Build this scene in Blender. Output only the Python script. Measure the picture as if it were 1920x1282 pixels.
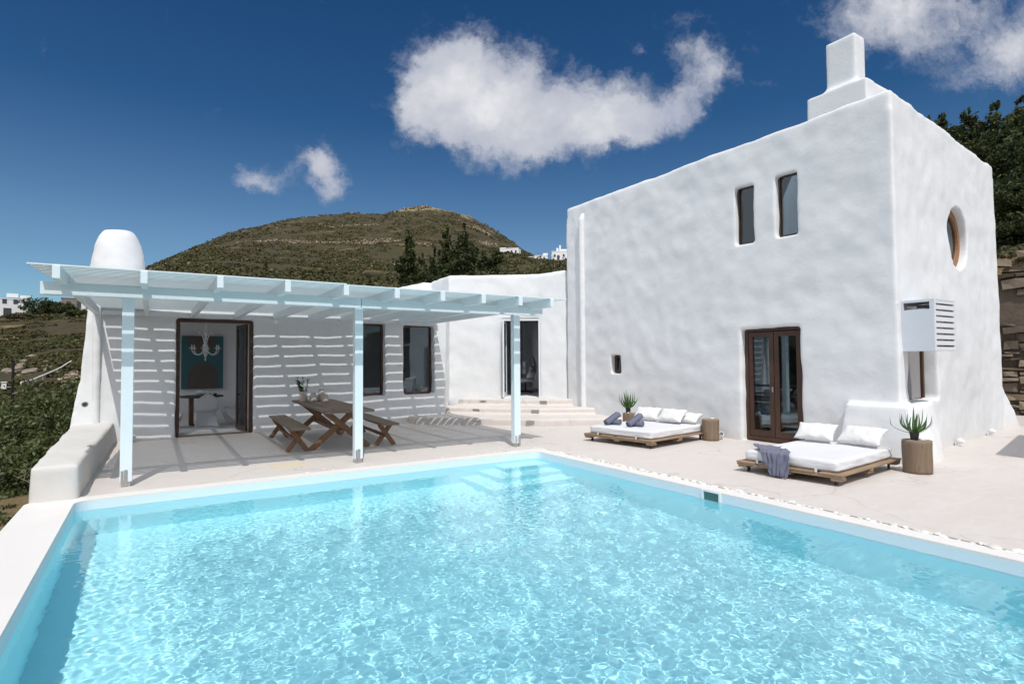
import bpy, bmesh, math, random
from mathutils import Vector, Matrix, noise
import numpy as np
R_ = math.radians
random.seed(7)
S = bpy.context.scene
C = S.collection
for o in list(bpy.data.objects):
    bpy.data.objects.remove(o)

# ------------------------------------------------------------------ camera
cam_d = bpy.data.cameras.new('camera')
cam = bpy.data.objects.new('camera', cam_d)
C.objects.link(cam)
cam_d.sensor_width = 36.0
cam_d.lens = 1071.0 / 1920.0 * 36.0
cam_d.clip_start = 0.05
cam_d.clip_end = 6000
def _cd(x, y):
    return Vector((x - 960.0, -(y - 641.0), -1071.0)).normalized()
_Y = _cd(284, 681); _X = _cd(2660, 665); _X = (_X - _Y * _X.dot(_Y)).normalized(); _Z = _X.cross(_Y)
cam.matrix_world = Matrix.Translation((0, 0, 1.6)) @ Matrix((_X, _Y, _Z)).to_4x4()
S.camera = cam

# ------------------------------------------------------------------ sun, sky, exposure
SUN_EL, SUN_AZ = R_(59.2), math.atan2(-0.33, -0.944)      # azimuth from +Y towards +X
sd = Vector((math.sin(SUN_AZ) * math.cos(SUN_EL), math.cos(SUN_AZ) * math.cos(SUN_EL), math.sin(SUN_EL)))
sun_d = bpy.data.lights.new('sun', 'SUN'); sun_d.energy = 3.1; sun_d.angle = R_(0.4); sun_d.color = (1.0, 0.955, 0.89)
sun = bpy.data.objects.new('sun', sun_d); C.objects.link(sun)
sun.rotation_euler = sd.to_track_quat('Z', 'Y').to_euler()
sun.location = sd * 30
S.view_settings.view_transform = 'Standard'; S.view_settings.look = 'None'
S.view_settings.gamma = 1; S.view_settings.exposure = 0.08
S.render.engine = 'CYCLES'
S.cycles.use_denoising = True
S.cycles.max_bounces = 10; S.cycles.transparent_max_bounces = 24
S.cycles.sample_clamp_indirect = 12.0

class NT:
    def __init__(s, tree):
        s.t = tree; tree.nodes.clear()
    def n(s, typ, ins=None, **kw):
        nd = s.t.nodes.new(typ)
        for k, v in kw.items(): setattr(nd, k, v)
        if ins:
            for k, v in ins.items():
                sock = nd.inputs[k]
                if isinstance(v, bpy.types.NodeSocket): s.t.links.new(v, sock)
                elif isinstance(v, bpy.types.Node): s.t.links.new(v.outputs[0], sock)
                else: sock.default_value = v
        return nd
    def m(s, op, a, b=None, c=None, clamp=False):
        i = {0: a}
        if b is not None: i[1] = b
        if c is not None: i[2] = c
        nd = s.n('ShaderNodeMath', i, operation=op); nd.use_clamp = clamp
        return nd.outputs[0]
    def v(s, op, a, b=None):
        i = {0: a}
        if b is not None: i[1] = b
        return s.n('ShaderNodeVectorMath', i, operation=op)
    def mix(s, f, a, b, bt='MIX'):
        nd = s.n('ShaderNodeMix', data_type='RGBA', blend_type=bt)
        for k, v in ((0, f), (6, a), (7, b)):
            if isinstance(v, bpy.types.NodeSocket): s.t.links.new(v, nd.inputs[k])
            else: nd.inputs[k].default_value = v
        return nd.outputs[2]
    def noise(s, vec, scale, detail=3, rough=.5, dist=0.0):
        return s.n('ShaderNodeTexNoise', {'Vector': vec, 'Scale': scale, 'Detail': detail, 'Roughness': rough, 'Distortion': dist}).outputs[0]
    def ramp(s, f, pts, interp='LINEAR'):
        nd = s.n('ShaderNodeValToRGB', {0: f}); cr = nd.color_ramp; cr.interpolation = interp
        while len(cr.elements) < len(pts): cr.elements.new(.5)
        for e, (p, c) in zip(cr.elements, pts):
            e.position = p; e.color = c if len(c) == 4 else (*c, 1)
        return nd.outputs[0]

def c4(c): return (c[0], c[1], c[2], 1)
def grey(v): return (v, v, v, 1)

W = bpy.data.worlds.new('World'); S.world = W; W.use_nodes = True
w = NT(W.node_tree)
sky = w.n('ShaderNodeTexSky', sky_type='NISHITA', sun_disc=False, sun_elevation=SUN_EL,
          sun_rotation=SUN_AZ, altitude=300.0, air_density=1.0, dust_density=0.15, ozone_density=2.6)
dirv = w.n('ShaderNodeNewGeometry').outputs['Incoming']
dirv = w.v('SCALE', dirv); dirv.inputs['Scale'].default_value = -1
dirv = dirv.outputs[0]
# cloud field: directions seen on a fixed vertical plane of the world, facing azimuth 32 degrees
FX = Vector((math.sin(R_(32)), math.cos(R_(32)), 0)); RX = Vector((math.cos(R_(32)), -math.sin(R_(32)), 0))
def dotv(v): return w.v('DOT_PRODUCT', dirv, tuple(v)).outputs['Value']
df = w.m('MAXIMUM', dotv(FX), 0.02)
uu = w.m('DIVIDE', dotv(RX), df); vv = w.m('DIVIDE', dotv((0, 0, 1)), df)
uv0 = w.n('ShaderNodeCombineXYZ', {0: uu, 1: vv, 2: 0.0}).outputs[0]
warp1 = w.n('ShaderNodeTexNoise', {'Vector': uv0, 'Scale': 9.0, 'Detail': 6.0, 'Roughness': .62}).outputs['Color']
wv = w.v('SUBTRACT', warp1, (.5, .5, .5)).outputs[0]
wv = w.v('SCALE', wv); wv.inputs['Scale'].default_value = .085
warp2 = w.n('ShaderNodeTexNoise', {'Vector': uv0, 'Scale': 34.0, 'Detail': 6.0, 'Roughness': .68}).outputs['Color']
wv2 = w.v('SCALE', w.v('SUBTRACT', warp2, (.5, .5, .5)).outputs[0]); wv2.inputs['Scale'].default_value = .040
uvw = w.v('ADD', w.v('ADD', uv0, wv.outputs[0]).outputs[0], wv2.outputs[0]).outputs[0]
def _uv(px, py):      # plane coordinates of a direction
    d = Matrix((_X, _Y, _Z)) @ Vector((px - 960, 641 - py, -1071))
    return d.dot(RX) / d.dot(FX), d.z / d.dot(FX)
# (centre x, centre y, radius x, radius y, density) of the cloud lobes
LOBES = [(845, 120, 95, 70, 1), (800, 160, 55, 60, 1), (900, 175, 100, 90, 1.1), (955, 235, 110, 70, 1.1), (880, 225, 90, 50, .9),
         (775, 205, 45, 30, .55), (1015, 275, 70, 35, .75), (1060, 195, 75, 70, 1.05), (1120, 220, 95, 58, 1.0), (1200, 215, 90, 48, .85),
         (1270, 190, 62, 45, .7), (1320, 155, 52, 50, .62), (1300, 100, 55, 32, .5), (1350, 130, 38, 40, .45), (1005, 85, 28, 28, .38), (990, 120, 30, 45, .5),
         (1180, 145, 40, 30, .32), (1195, 85, 30, 16, .3), (1285, 35, 60, 22, .22), (1150, 255, 60, 22, .4), (960, 322, 28, 16, .28), (790, 255, 30, 30, .3),
         (472, 328, 40, 26, .80), (505, 350, 34, 20, .6), (598, 308, 40, 42, .95), (615, 340, 38, 34, .8), (540, 325, 20, 20, .4),
         (1660, 8, 120, 60, .66), (1720, 60, 130, 50, .58), (1810, 10, 120, 35, .42), (1590, 45, 60, 45, .36), (1725, 118, 75, 45, .30),
         (1890, 75, 70, 50, .50), (1905, 115, 90, 50, .52), (1830, 145, 75, 38, .40), (1765, 170, 60, 26, .28), (1440, 150, 34, 18, .20), (1960, 40, 90, 70, .5), (1560, 75, 40, 26, .2)]
acc = None
for (px, py, rx, ry, k) in LOBES:
    cu, cv = _uv(px, py); eu = abs(_uv(px + rx, py)[0] - cu); ev = abs(_uv(px, py + ry)[1] - cv)
    dd = w.v('SUBTRACT', uvw, (cu, cv, 0)).outputs[0]
    dd = w.v('DIVIDE', dd, (eu * 1.3, ev * 1.3, 1)).outputs[0]
    dd = w.v('MULTIPLY', dd, (1, 1, 0)).outputs[0]
    ln = w.v('DOT_PRODUCT', dd, dd).outputs['Value']
    e = w.m('MULTIPLY', w.m('EXPONENT', w.m('MULTIPLY', ln, -2.2)), k)
    acc = e if acc is None else w.m('ADD', acc, e)
fine = w.noise(uvw, 22.0, 9, .70)
fine2 = w.noise(uv0, 8.0, 6, .6)
den = w.m('ADD', acc, w.m('MULTIPLY', w.m('SUBTRACT', fine, .5), 1.15))
den = w.m('ADD', den, w.m('MULTIPLY', w.m('SUBTRACT', fine2, .5), .75))
mask = w.n('ShaderNodeMapRange', {'Value': den, 'From Min': .16, 'From Max': 1.12}, interpolation_type='SMOOTHSTEP').outputs[0]
mask = w.m('MULTIPLY', mask, w.m('GREATER_THAN', dotv(FX), 0.03))
mask = w.m('MULTIPLY', mask, .97)
body = w.n('ShaderNodeMapRange', {'Value': w.m('ADD', w.m('ADD', w.m('MULTIPLY', acc, .35), w.m('MULTIPLY', fine2, 1.9)), w.m('MULTIPLY', vv, .9)), 'From Min': 1.2, 'From Max': 2.35, 'To Min': .0, 'To Max': 1.0}).outputs[0]
cloudc = w.ramp(body, [(0, (.42, .47, .61)), (.30, (.55, .58, .68)), (.6, (.66, .68, .75)), (1, (.92, .92, .95))])
zz_ = w.n('ShaderNodeSeparateXYZ', {0: dirv}).outputs[2]
pol = w.ramp(zz_, [(0.0, (.50, .68, .74)), (.20, (.46, .60, .68)), (.38, (.17, .39, .55)), (.55, (.13, .34, .52)), (1.0, (.22, .42, .60))])
skyc = w.mix(1.0, sky.outputs[0], pol, 'MULTIPLY')
fill_cloud_mask = w.n('ShaderNodeMapRange', {'Value': w.m('ADD', w.m('ADD', dotv((-.75, -.62, .25)), w.m('MULTIPLY', w.noise(dirv, 3.0, 6, .6), 1.1)), w.m('MULTIPLY', w.noise(dirv, 11.0, 5, .6), .3)), 'From Min': .72, 'From Max': 1.0}, interpolation_type='SMOOTHSTEP').outputs[0]  # unseen bright cloud bank behind the camera, added as white fill light
mask = w.m('MAXIMUM', mask, w.m('MULTIPLY', fill_cloud_mask, .9))
skyb = w.n('ShaderNodeBackground', {'Color': skyc, 'Strength': 0.113})
clb = w.n('ShaderNodeBackground', {'Color': w.mix(fill_cloud_mask, cloudc, (1.19, 1.25, 1.365, 1)), 'Strength': 0.85})
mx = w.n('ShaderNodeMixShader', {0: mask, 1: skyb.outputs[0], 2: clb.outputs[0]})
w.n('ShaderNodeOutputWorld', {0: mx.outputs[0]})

# ------------------------------------------------------------------ helpers
def tag(o, label=None, cat=None, group=None, kind=None):
    if label: o['label'] = label
    if cat: o['category'] = cat
    if group: o['group'] = group
    if kind: o['kind'] = kind
    return o
def link(name, me, mat=None, parent=None, smooth=False, loc=None, rot=None):
    o = bpy.data.objects.new(name, me); C.objects.link(o)
    if mat is not None:
        for m_ in (mat if isinstance(mat, (list, tuple)) else [mat]): me.materials.append(m_)
    if smooth:
        me.polygons.foreach_set('use_smooth', [True] * len(me.polygons))
    if parent is not None: o.parent = parent
    if loc is not None: o.location = loc
    if rot is not None: o.rotation_euler = rot
    return o
def mesh(name, v, f, mat=None, parent=None, smooth=False, loc=None, rot=None):
    me = bpy.data.meshes.new(name); me.from_pydata([tuple(p) for p in v], [], f); me.update()
    return link(name, me, mat, parent, smooth, loc, rot)
def empty(name, loc=(0, 0, 0), rz=0.0):
    o = bpy.data.objects.new(name, None); C.objects.link(o); o.location = loc; o.rotation_euler = (0, 0, rz)
    o.empty_display_size = .2
    return o
def copy_tree(o, parent=None):
    c = o.copy(); C.objects.link(c); c.parent = parent
    for ch in o.children: copy_tree(ch, c)
    return c
class MB:
    """collects shapes into one mesh"""
    def __init__(s): s.v = []; s.f = []; s.mi = []
    def add(s, v, f, mi=0):
        b = len(s.v); s.v += [Vector(p) for p in v]; s.f += [tuple(i + b for i in q) for q in f]; s.mi += [mi] * len(f); return s
    def box(s, c, d, rz=0.0, bev=0.0, M=None, mi=0):
        bm = bmesh.new(); bmesh.ops.create_cube(bm, size=1)
        for q in bm.verts: q.co = Vector((q.co.x * d[0], q.co.y * d[1], q.co.z * d[2]))
        if bev: bmesh.ops.bevel(bm, geom=bm.edges[:], offset=bev, segments=2, affect='EDGES', profile=.6)
        T = Matrix.Translation(c) @ Matrix.Rotation(rz, 4, 'Z')
        if M is not None: T = M @ T
        bm.verts.ensure_lookup_table()
        s.add([T @ q.co for q in bm.verts], [[q.index for q in f.verts] for f in bm.faces], mi); bm.free(); return s
    def prism(s, bot, top, mi=0):
        n = len(bot); v = list(bot) + list(top)
        f = [list(range(n))[::-1], list(range(n, 2 * n))] + [[i, (i + 1) % n, n + (i + 1) % n, n + i] for i in range(n)]
        return s.add(v, f, mi)
    def beam(s, a, b, w_, h_, up=(0, 0, 1), bev=0.0, mi=0):
        a = Vector(a); b = Vector(b); d = b - a; L = d.length; d.normalize()
        u = Vector(up); x = d.cross(u)
        if x.length < 1e-4: x = Vector((1, 0, 0))
        x.normalize(); u = x.cross(d).normalized()
        M = Matrix((x, d, u)).transposed().to_4x4(); M.translation = (a + b) / 2
        return s.box((0, 0, 0), (w_, L, h_), 0, bev, M, mi)
    def tube(s, pts, r, n=8, caps=True, mi=0):
        pts = [Vector(p) for p in pts]; rs = r if isinstance(r, (list, tuple)) else [r] * len(pts)
        vs = []; up = None
        for i, p in enumerate(pts):
            t = (pts[min(i + 1, len(pts) - 1)] - pts[max(i - 1, 0)]).normalized()
            if up is None: up = Vector((0, 0, 1)) if abs(t.z) < .9 else Vector((1, 0, 0))
            x = t.cross(up).normalized(); up = x.cross(t).normalized()
            for k in range(n):
                a = 2 * math.pi * k / n; vs.append(p + (x * math.cos(a) + up * math.sin(a)) * rs[i])
        f = [[i * n + k, i * n + (k + 1) % n, (i + 1) * n + (k + 1) % n, (i + 1) * n + k] for i in range(len(pts) - 1) for k in range(n)]
        if caps: f += [list(range(n))[::-1], [(len(pts) - 1) * n + k for k in range(n)]]
        return s.add(vs, f, mi)
    def lathe(s, prof, c=(0, 0, 0), n=20, M=None, mi=0, closed=True):
        vs = []; c = Vector(c)
        for r, z in prof:
            for k in range(n):
                a = 2 * math.pi * k / n; p = Vector((r * math.cos(a), r * math.sin(a), z)) + c
                vs.append(M @ p if M is not None else p)
        f = [[i * n + k, i * n + (k + 1) % n, (i + 1) * n + (k + 1) % n, (i + 1) * n + k] for i in range(len(prof) - 1) for k in range(n)]
        if closed: f += [list(range(n))[::-1], [(len(prof) - 1) * n + k for k in range(n)]]
        return s.add(vs, f, mi)
    def build(s, name, mat=None, parent=None, smooth=False, loc=None, rot=None):
        o = mesh(name, s.v, s.f, mat, parent, smooth, loc, rot)
        if any(s.mi): o.data.polygons.foreach_set('material_index', s.mi)
        return o
def fbm(p, sc, det=3):
    return noise.fractal(Vector(p) * sc, 1.0, 2.0, det, noise_basis='PERLIN_ORIGINAL')
def autosmooth(o, ang=35):
    me = o.data; me.polygons.foreach_set('use_smooth', [True] * len(me.polygons))
    bm = bmesh.new(); bm.from_mesh(me)
    for e in bm.edges:
        if len(e.link_faces) == 2 and e.calc_face_angle(0) > R_(ang): e.smooth = False
    bm.to_mesh(me); bm.free(); return o

# ------------------------------------------------------------------ materials
MATS = {}
def pmat(name, build):
    m_ = bpy.data.materials.new(name); m_.use_nodes = True; t = NT(m_.node_tree)
    out = build(t); t.n('ShaderNodeOutputMaterial', {0: out}); MATS[name] = m_; return m_
def principled(t, col, rough=.6, bump=None, bstr=.3, bdist=.01, **kw):
    ins = {'Base Color': col, 'Roughness': rough}
    for k, v in kw.items(): ins[k.replace('_', ' ')] = v
    if bump is not None:
        ins['Normal'] = t.n('ShaderNodeBump', {'Height': bump, 'Strength': bstr, 'Distance': bdist}).outputs[0]
    return t.n('ShaderNodeBsdfPrincipled', ins).outputs[0]
def obco(t): return t.n('ShaderNodeTexCoord').outputs['Object']
def b_plaster(t):
    g = obco(t)
    n1 = t.noise(g, 1.1, 4, .6); n2 = t.noise(g, 14, 4, .6); n3 = t.noise(g, 90, 3, .6)
    col = t.mix(t.m('MULTIPLY', n1, 1.0), (.675, .70, .725, 1), (.77, .77, .77, 1))
    n4 = t.noise(g, 2.6, 5, .6)
    col = t.mix(t.m('MULTIPLY', t.ramp(n4, [(.40, (0, 0, 0)), (.66, (1, 1, 1))]), .45), col, (.64, .665, .695, 1))
    wz = t.n('ShaderNodeSeparateXYZ', {0: t.n('ShaderNodeNewGeometry').outputs['Position']}).outputs[2]
    spl = t.m('MULTIPLY', t.n('ShaderNodeMapRange', {'Value': wz, 'From Min': .0, 'From Max': .38, 'To Min': 1.0, 'To Max': 0.0}).outputs[0], t.noise(g, 5, 5, .7))
    col = t.mix(t.m('MULTIPLY', spl, .7), col, (.58, .53, .47, 1))
    h = t.m('ADD', t.m('MULTIPLY', n2, .55), t.m('MULTIPLY', n3, .18))
    return principled(t, col, .88, h, .38, .02)
PLASTER = pmat('plaster', b_plaster)
def b_deck(t):
    g = obco(t)
    n1 = t.noise(g, .55, 5, .6); n2 = t.noise(t.n('ShaderNodeMapping', {'Vector': g, 'Scale': (1, 2.6, 1)}).outputs[0], 2.2, 6, .65, 1.2); n3 = t.noise(g, 60, 4, .6)
    col = t.mix(n1, (.535, .49, .455, 1), (.59, .545, .52, 1))
    col = t.mix(t.m('MULTIPLY', t.ramp(n2, [(.4, (0, 0, 0)), (.68, (1, 1, 1))]), .5), col, (.63, .60, .575, 1))
    st = t.noise(g, 1.7, 5, .7)
    col = t.mix(t.m('MULTIPLY', t.ramp(st, [(.62, (0, 0, 0)), (.74, (1, 1, 1))]), .35), col, (.56, .44, .31, 1))
    wg = t.v('ADD', g, t.v('SCALE', t.n('ShaderNodeTexNoise', {'Vector': g, 'Scale': 1.3, 'Detail': 5.0}).outputs['Color']).outputs[0]); wg.inputs[1].links[0].from_node.inputs['Scale'].default_value = .9
    cr = t.n('ShaderNodeTexVoronoi', {'Vector': wg.outputs[0], 'Scale': .36}, feature='DISTANCE_TO_EDGE').outputs['Distance']
    col = t.mix(t.m('MULTIPLY', t.ramp(cr, [(.0, (1, 1, 1)), (.006, (0, 0, 0))]), .38), col, (.30, .25, .21, 1))
    dr = t.noise(t.n('ShaderNodeMapping', {'Vector': g, 'Scale': (1.0, .35, 1)}).outputs[0], 3.1, 6, .7)
    col = t.mix(t.m('MULTIPLY', t.ramp(dr, [(.60, (0, 0, 0)), (.70, (1, 1, 1))]), .28), col, (.46, .40, .345, 1))
    return principled(t, col, .62, t.m('ADD', t.m('MULTIPLY', n2, .5), t.m('MULTIPLY', n3, .2)), .25, .01)
DECK = pmat('deck_cement', b_deck)
def b_coping(t):
    g = obco(t); n = t.noise(g, 2, 5, .6)
    return principled(t, t.mix(n, (.66, .63, .60, 1), (.73, .715, .70, 1)), .6, t.noise(g, 50, 3), .2, .006)
COPING = pmat('coping', b_coping)
def b_paint(c, r=.42):
    def f(t):
        g = obco(t); n = t.noise(g, 3, 5, .65)
        c2 = tuple(x * .88 for x in c)
        return principled(t, t.mix(n, c4(c2), c4(c)), r, t.noise(t.n('ShaderNodeMapping', {'Vector': g, 'Scale': (4, 4, 4)}).outputs[0], 9, 3), .12, .004)
    return f
BLUEWHITE = pmat('pergola_paint', b_paint((.74, .845, .89)))
PANEL = pmat('panel_paint', b_paint((.74, .76, .79), .35))
ACM = pmat('louvre_box_paint', b_paint((.63, .68, .735), .4))
WHITE = pmat('white_plastic', b_paint((.80, .81, .83), .22))
INTWALL = pmat('interior_paint', b_paint((.52, .53, .57), .8))
STEEL = pmat('steel', lambda t: principled(t, (.55, .54, .52, 1), .32, Metallic=1.0))
BLACK = pmat('black_plastic', lambda t: principled(t, (.016, .016, .018, 1), .4))
POT = pmat('pot_black', lambda t: principled(t, (.018, .018, .022, 1), .55))
def b_wood(c1, c2, sc=(1, 14, 14), dark=(.03, .018, .01), rough=.68, knots=True):
    def f(t):
        g = obco(t)
        oi = t.n('ShaderNodeObjectInfo').outputs['Random']
        g2 = t.v('ADD', g, t.n('ShaderNodeCombineXYZ', {0: t.m('MULTIPLY', oi, 7.0), 1: 0.0, 2: 0.0}).outputs[0]).outputs[0]
        m_ = t.n('ShaderNodeMapping', {'Vector': g2, 'Scale': sc}).outputs[0]
        n1 = t.noise(m_, 2.2, 7, .68, .6); n2 = t.noise(m_, 9, 4, .6)
        nb = t.noise(g2, 2.0, 3, .5)
        col = t.mix(n1, c4(c1), c4(c2))
        col = t.mix(t.m('MULTIPLY', t.ramp(n1, [(.56, (0, 0, 0)), (.66, (1, 1, 1))]), .55), col, c4(dark))
        col = t.mix(t.m('MULTIPLY', t.ramp(nb, [(.45, (0, 0, 0)), (.7, (1, 1, 1))]), .4), col, c4(tuple(x * 1.35 for x in c2)))
        return principled(t, col, rough, t.m('ADD', n1, t.m('MULTIPLY', n2, .4)), .55, .008)
    return f
WOOD_TOP = pmat('weathered_wood', b_wood((.105, .075, .052), (.20, .15, .11), (14, 1.2, 14)))
WOOD_LEG = pmat('oiled_wood', b_wood((.125, .065, .033), (.235, .13, .07), (10, 10, 1.5)))
WOOD_PALLET = pmat('pallet_wood', b_wood((.17, .11, .065), (.34, .235, .15), (6, 6, 12), (.06, .035, .02)))
WOOD_FRAME = pmat('dark_frame_wood', b_wood((.030, .013, .009), (.075, .034, .020), (16, 16, 1.2), (.012, .006, .004), .4))
WOOD_ROUND = pmat('light_frame_wood', b_wood((.22, .11, .05), (.33, .17, .08), (5, 5, 5)))
def b_log(t):
    g = obco(t); oi = t.n('ShaderNodeObjectInfo').outputs['Random']
    sp = t.n('ShaderNodeSeparateXYZ', {0: g})
    ang = t.m('ARCTAN2', sp.outputs[1], sp.outputs[0])
    vec = t.n('ShaderNodeCombineXYZ', {0: t.m('COSINE', ang), 1: t.m('SINE', ang), 2: t.m('MULTIPLY', sp.outputs[2], .35)}).outputs[0]
    vec = t.v('ADD', vec, t.n('ShaderNodeCombineXYZ', {0: t.m('MULTIPLY', oi, 9.0), 1: 0.0, 2: 0.0}).outputs[0]).outputs[0]
    n1 = t.noise(vec, 6, 8, .7, .3); nb = t.noise(g, 6, 4, .6)
    col = t.mix(n1, (.065, .04, .025, 1), (.31, .225, .15, 1))
    col = t.mix(t.m('MULTIPLY', nb, .4), col, (.22, .17, .125, 1))
    col = t.mix(t.ramp(t.noise(vec, 14, 3, .6), [(.62, (0, 0, 0)), (.72, (1, 1, 1))]), col, (.055, .035, .022, 1))
    return principled(t, col, .8, n1, .7, .015)
LOG = pmat('log_side', b_log)
def b_logtop(t):
    g = obco(t); sp = t.n('ShaderNodeSeparateXYZ', {0: g})
    r = t.m('SQRT', t.m('ADD', t.m('POWER', sp.outputs[0], 2.0), t.m('POWER', sp.outputs[1], 2.0)))
    r = t.m('ADD', r, t.m('MULTIPLY', t.noise(g, 6, 3), .03))
    ri = t.m('SINE', t.m('MULTIPLY', r, 420.0))
    n = t.noise(g, 12, 5, .7)
    col = t.mix(t.m('MULTIPLY_ADD', ri, .25, .5), (.20, .145, .10, 1), (.36, .28, .20, 1))
    col = t.mix(t.ramp(n, [(.5, (0, 0, 0)), (.7, (1, 1, 1))]), col, (.13, .10, .075, 1))
    return principled(t, col, .8, n, .4, .01)
LOGTOP = pmat('log_top', b_logtop)
def b_fabric(c, c2=None, sc=160, bs=.25, rough=.95):
    def f(t):
        g = obco(t); n = t.noise(g, sc, 2); n2 = t.noise(g, 3.5, 5, .6); c_ = c2 or tuple(x * .9 for x in c)
        h = t.m('ADD', t.m('MULTIPLY', n, .25), n2)
        return principled(t, t.mix(n2, c4(c_), c4(c)), rough, h, bs, .02, Sheen_Weight=.15)
    return f
SHEET = pmat('white_sheet', b_fabric((.66, .665, .69), (.61, .615, .64), 140, .5))
PILLOW = pmat('pillow_cotton', b_fabric((.69, .685, .68), (.64, .635, .63), 150, .5))
TOWEL = pmat('towel_blue_grey', b_fabric((.16, .17, .24), (.10, .108, .165), 220, .7))
CURTAIN = pmat('curtain', b_fabric((.72, .74, .76), (.62, .64, .67), 50, .2))
BLIND_SHADED = pmat('blind', b_fabric((.22, .21, .215), (.20, .19, .195), 80, .1))  # darkened grey carries the shade of the louvred box above the blind
def b_glass(t):
    fr = t.n('ShaderNodeFresnel', {'IOR': 1.75})
    gl = t.n('ShaderNodeBsdfGlossy', {'Color': (.85, .95, 1.0, 1), 'Roughness': 0.0})
    tr = t.n('ShaderNodeBsdfTransparent', {'Color': (.62, .66, .68, 1)})
    return t.n('ShaderNodeMixShader', {0: fr.outputs[0], 1: tr.outputs[0], 2: gl.outputs[0]}).outputs[0]
GLASS = pmat('window_glass', b_glass)
def b_clear(t):
    fr = t.n('ShaderNodeFresnel', {'IOR': 1.5})
    gl = t.n('ShaderNodeBsdfGlossy', {'Color': (1, 1, 1, 1), 'Roughness': 0.02})
    tr = t.n('ShaderNodeBsdfTransparent', {'Color': (.93, .95, .95, 1)})
    return t.n('ShaderNodeMixShader', {0: t.m('MULTIPLY_ADD', fr.outputs[0], .8, .05), 1: tr.outputs[0], 2: gl.outputs[0]}).outputs[0]
CLEAR = pmat('clear_glass', b_clear)
def b_murano(t):
    a = t.n('ShaderNodeBsdfDiffuse', {'Color': (.75, .80, .82, 1)}); b = t.n('ShaderNodeBsdfGlossy', {'Color': (1, 1, 1, 1), 'Roughness': .06})
    return t.n('ShaderNodeMixShader', {0: .25, 1: a.outputs[0], 2: b.outputs[0]}).outputs[0]
MURANO = pmat('chandelier_glass', b_murano)
def b_leaf(c1, c2, rough=.55, trans=.25):
    def f(t):
        at = t.n('ShaderNodeAttribute', attribute_name='tint').outputs['Fac']
        oi = t.n('ShaderNodeObjectInfo').outputs['Random']
        col = t.mix(at, c4(c1), c4(c2))
        col = t.mix(t.m('MULTIPLY', oi, .35), col, c4(tuple(x * .7 for x in c2)))
        p = t.n('ShaderNodeBsdfPrincipled', {'Base Color': col, 'Roughness': rough})
        tl = t.n('ShaderNodeBsdfTranslucent', {'Color': col})
        return t.n('ShaderNodeMixShader', {0: trans, 1: p.outputs[0], 2: tl.outputs[0]}).outputs[0]
    return f
LEAF_DARK = pmat('leaf_dark_conifer', b_leaf((.010, .020, .006), (.078, .098, .026), .8, .25))
LEAF_SHRUB = pmat('leaf_shrub', b_leaf((.008, .018, .005), (.125, .155, .045)))
LEAF_OLIVE = pmat('leaf_olive', b_leaf((.05, .050, .020), (.13, .120, .045)))
LEAF_SCRUB = pmat('leaf_scrub', b_leaf((.026, .025, .006), (.080, .075, .020), .9, .1))
LEAF_POT = pmat('leaf_sprig', b_leaf((.02, .05, .012), (.06, .13, .03)))
ALOE = pmat('aloe_green', b_leaf((.025, .075, .018), (.09, .20, .04), .4, .1))
PURPLE = pmat('bougainvillea', b_leaf((.12, .02, .12), (.22, .04, .2), .8, .2))
RUBBLE = pmat('pale_rubble', b_leaf((.17, .135, .09), (.42, .34, .25), .95, .0))
BENCHM = pmat('bench_cement', lambda t: principled(t, t.mix(t.noise(obco(t), 1.6, 5, .65), (.50, .48, .455, 1), (.64, .625, .605, 1)), .85, t.noise(obco(t), 25, 4, .6), .35, .01))
BARK = pmat('bark', b_wood((.07, .05, .035), (.16, .12, .09), (5, 5, 1)))
DEADWOOD = pmat('dead_twig', lambda t: principled(t, (.38, .33, .28, 1), .9))
def b_pebble(t):
    oi = t.n('ShaderNodeObjectInfo').outputs['Random']
    return principled(t, t.mix(oi, (.60, .57, .53, 1), (.80, .79, .76, 1)), .6, t.noise(obco(t), 30, 3), .3, .005)
PEBBLE = pmat('white_pebble', b_pebble)
def b_stone(t):
    g = obco(t); oi = t.n('ShaderNodeAttribute', attribute_name='tint').outputs['Fac']
    n = t.noise(g, 5, 6, .65)
    col = t.mix(oi, (.07, .05, .035, 1), (.33, .255, .18, 1))
    col = t.mix(t.m('MULTIPLY', n, .6), col, (.20, .165, .13, 1))
    return principled(t, col, .9, n, .8, .03)
STONE = pmat('rubble_stone', b_stone)
ROAD = pmat('road_concrete', lambda t: principled(t, t.mix(t.noise(obco(t), .5, 5, .6), (.42, .38, .34, 1), (.54, .50, .45, 1)), .9))
FARWHITE = pmat('far_whitewash', b_paint((.78, .78, .78), .9))
FARDARK = pmat('far_opening', lambda t: principled(t, (.04, .05, .06, 1), .5))
FARSTONE = pmat('far_stone', lambda t: principled(t, t.mix(t.noise(obco(t), 1.5, 5, .7), (.16, .13, .10, 1), (.30, .25, .20, 1)), .9))
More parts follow.
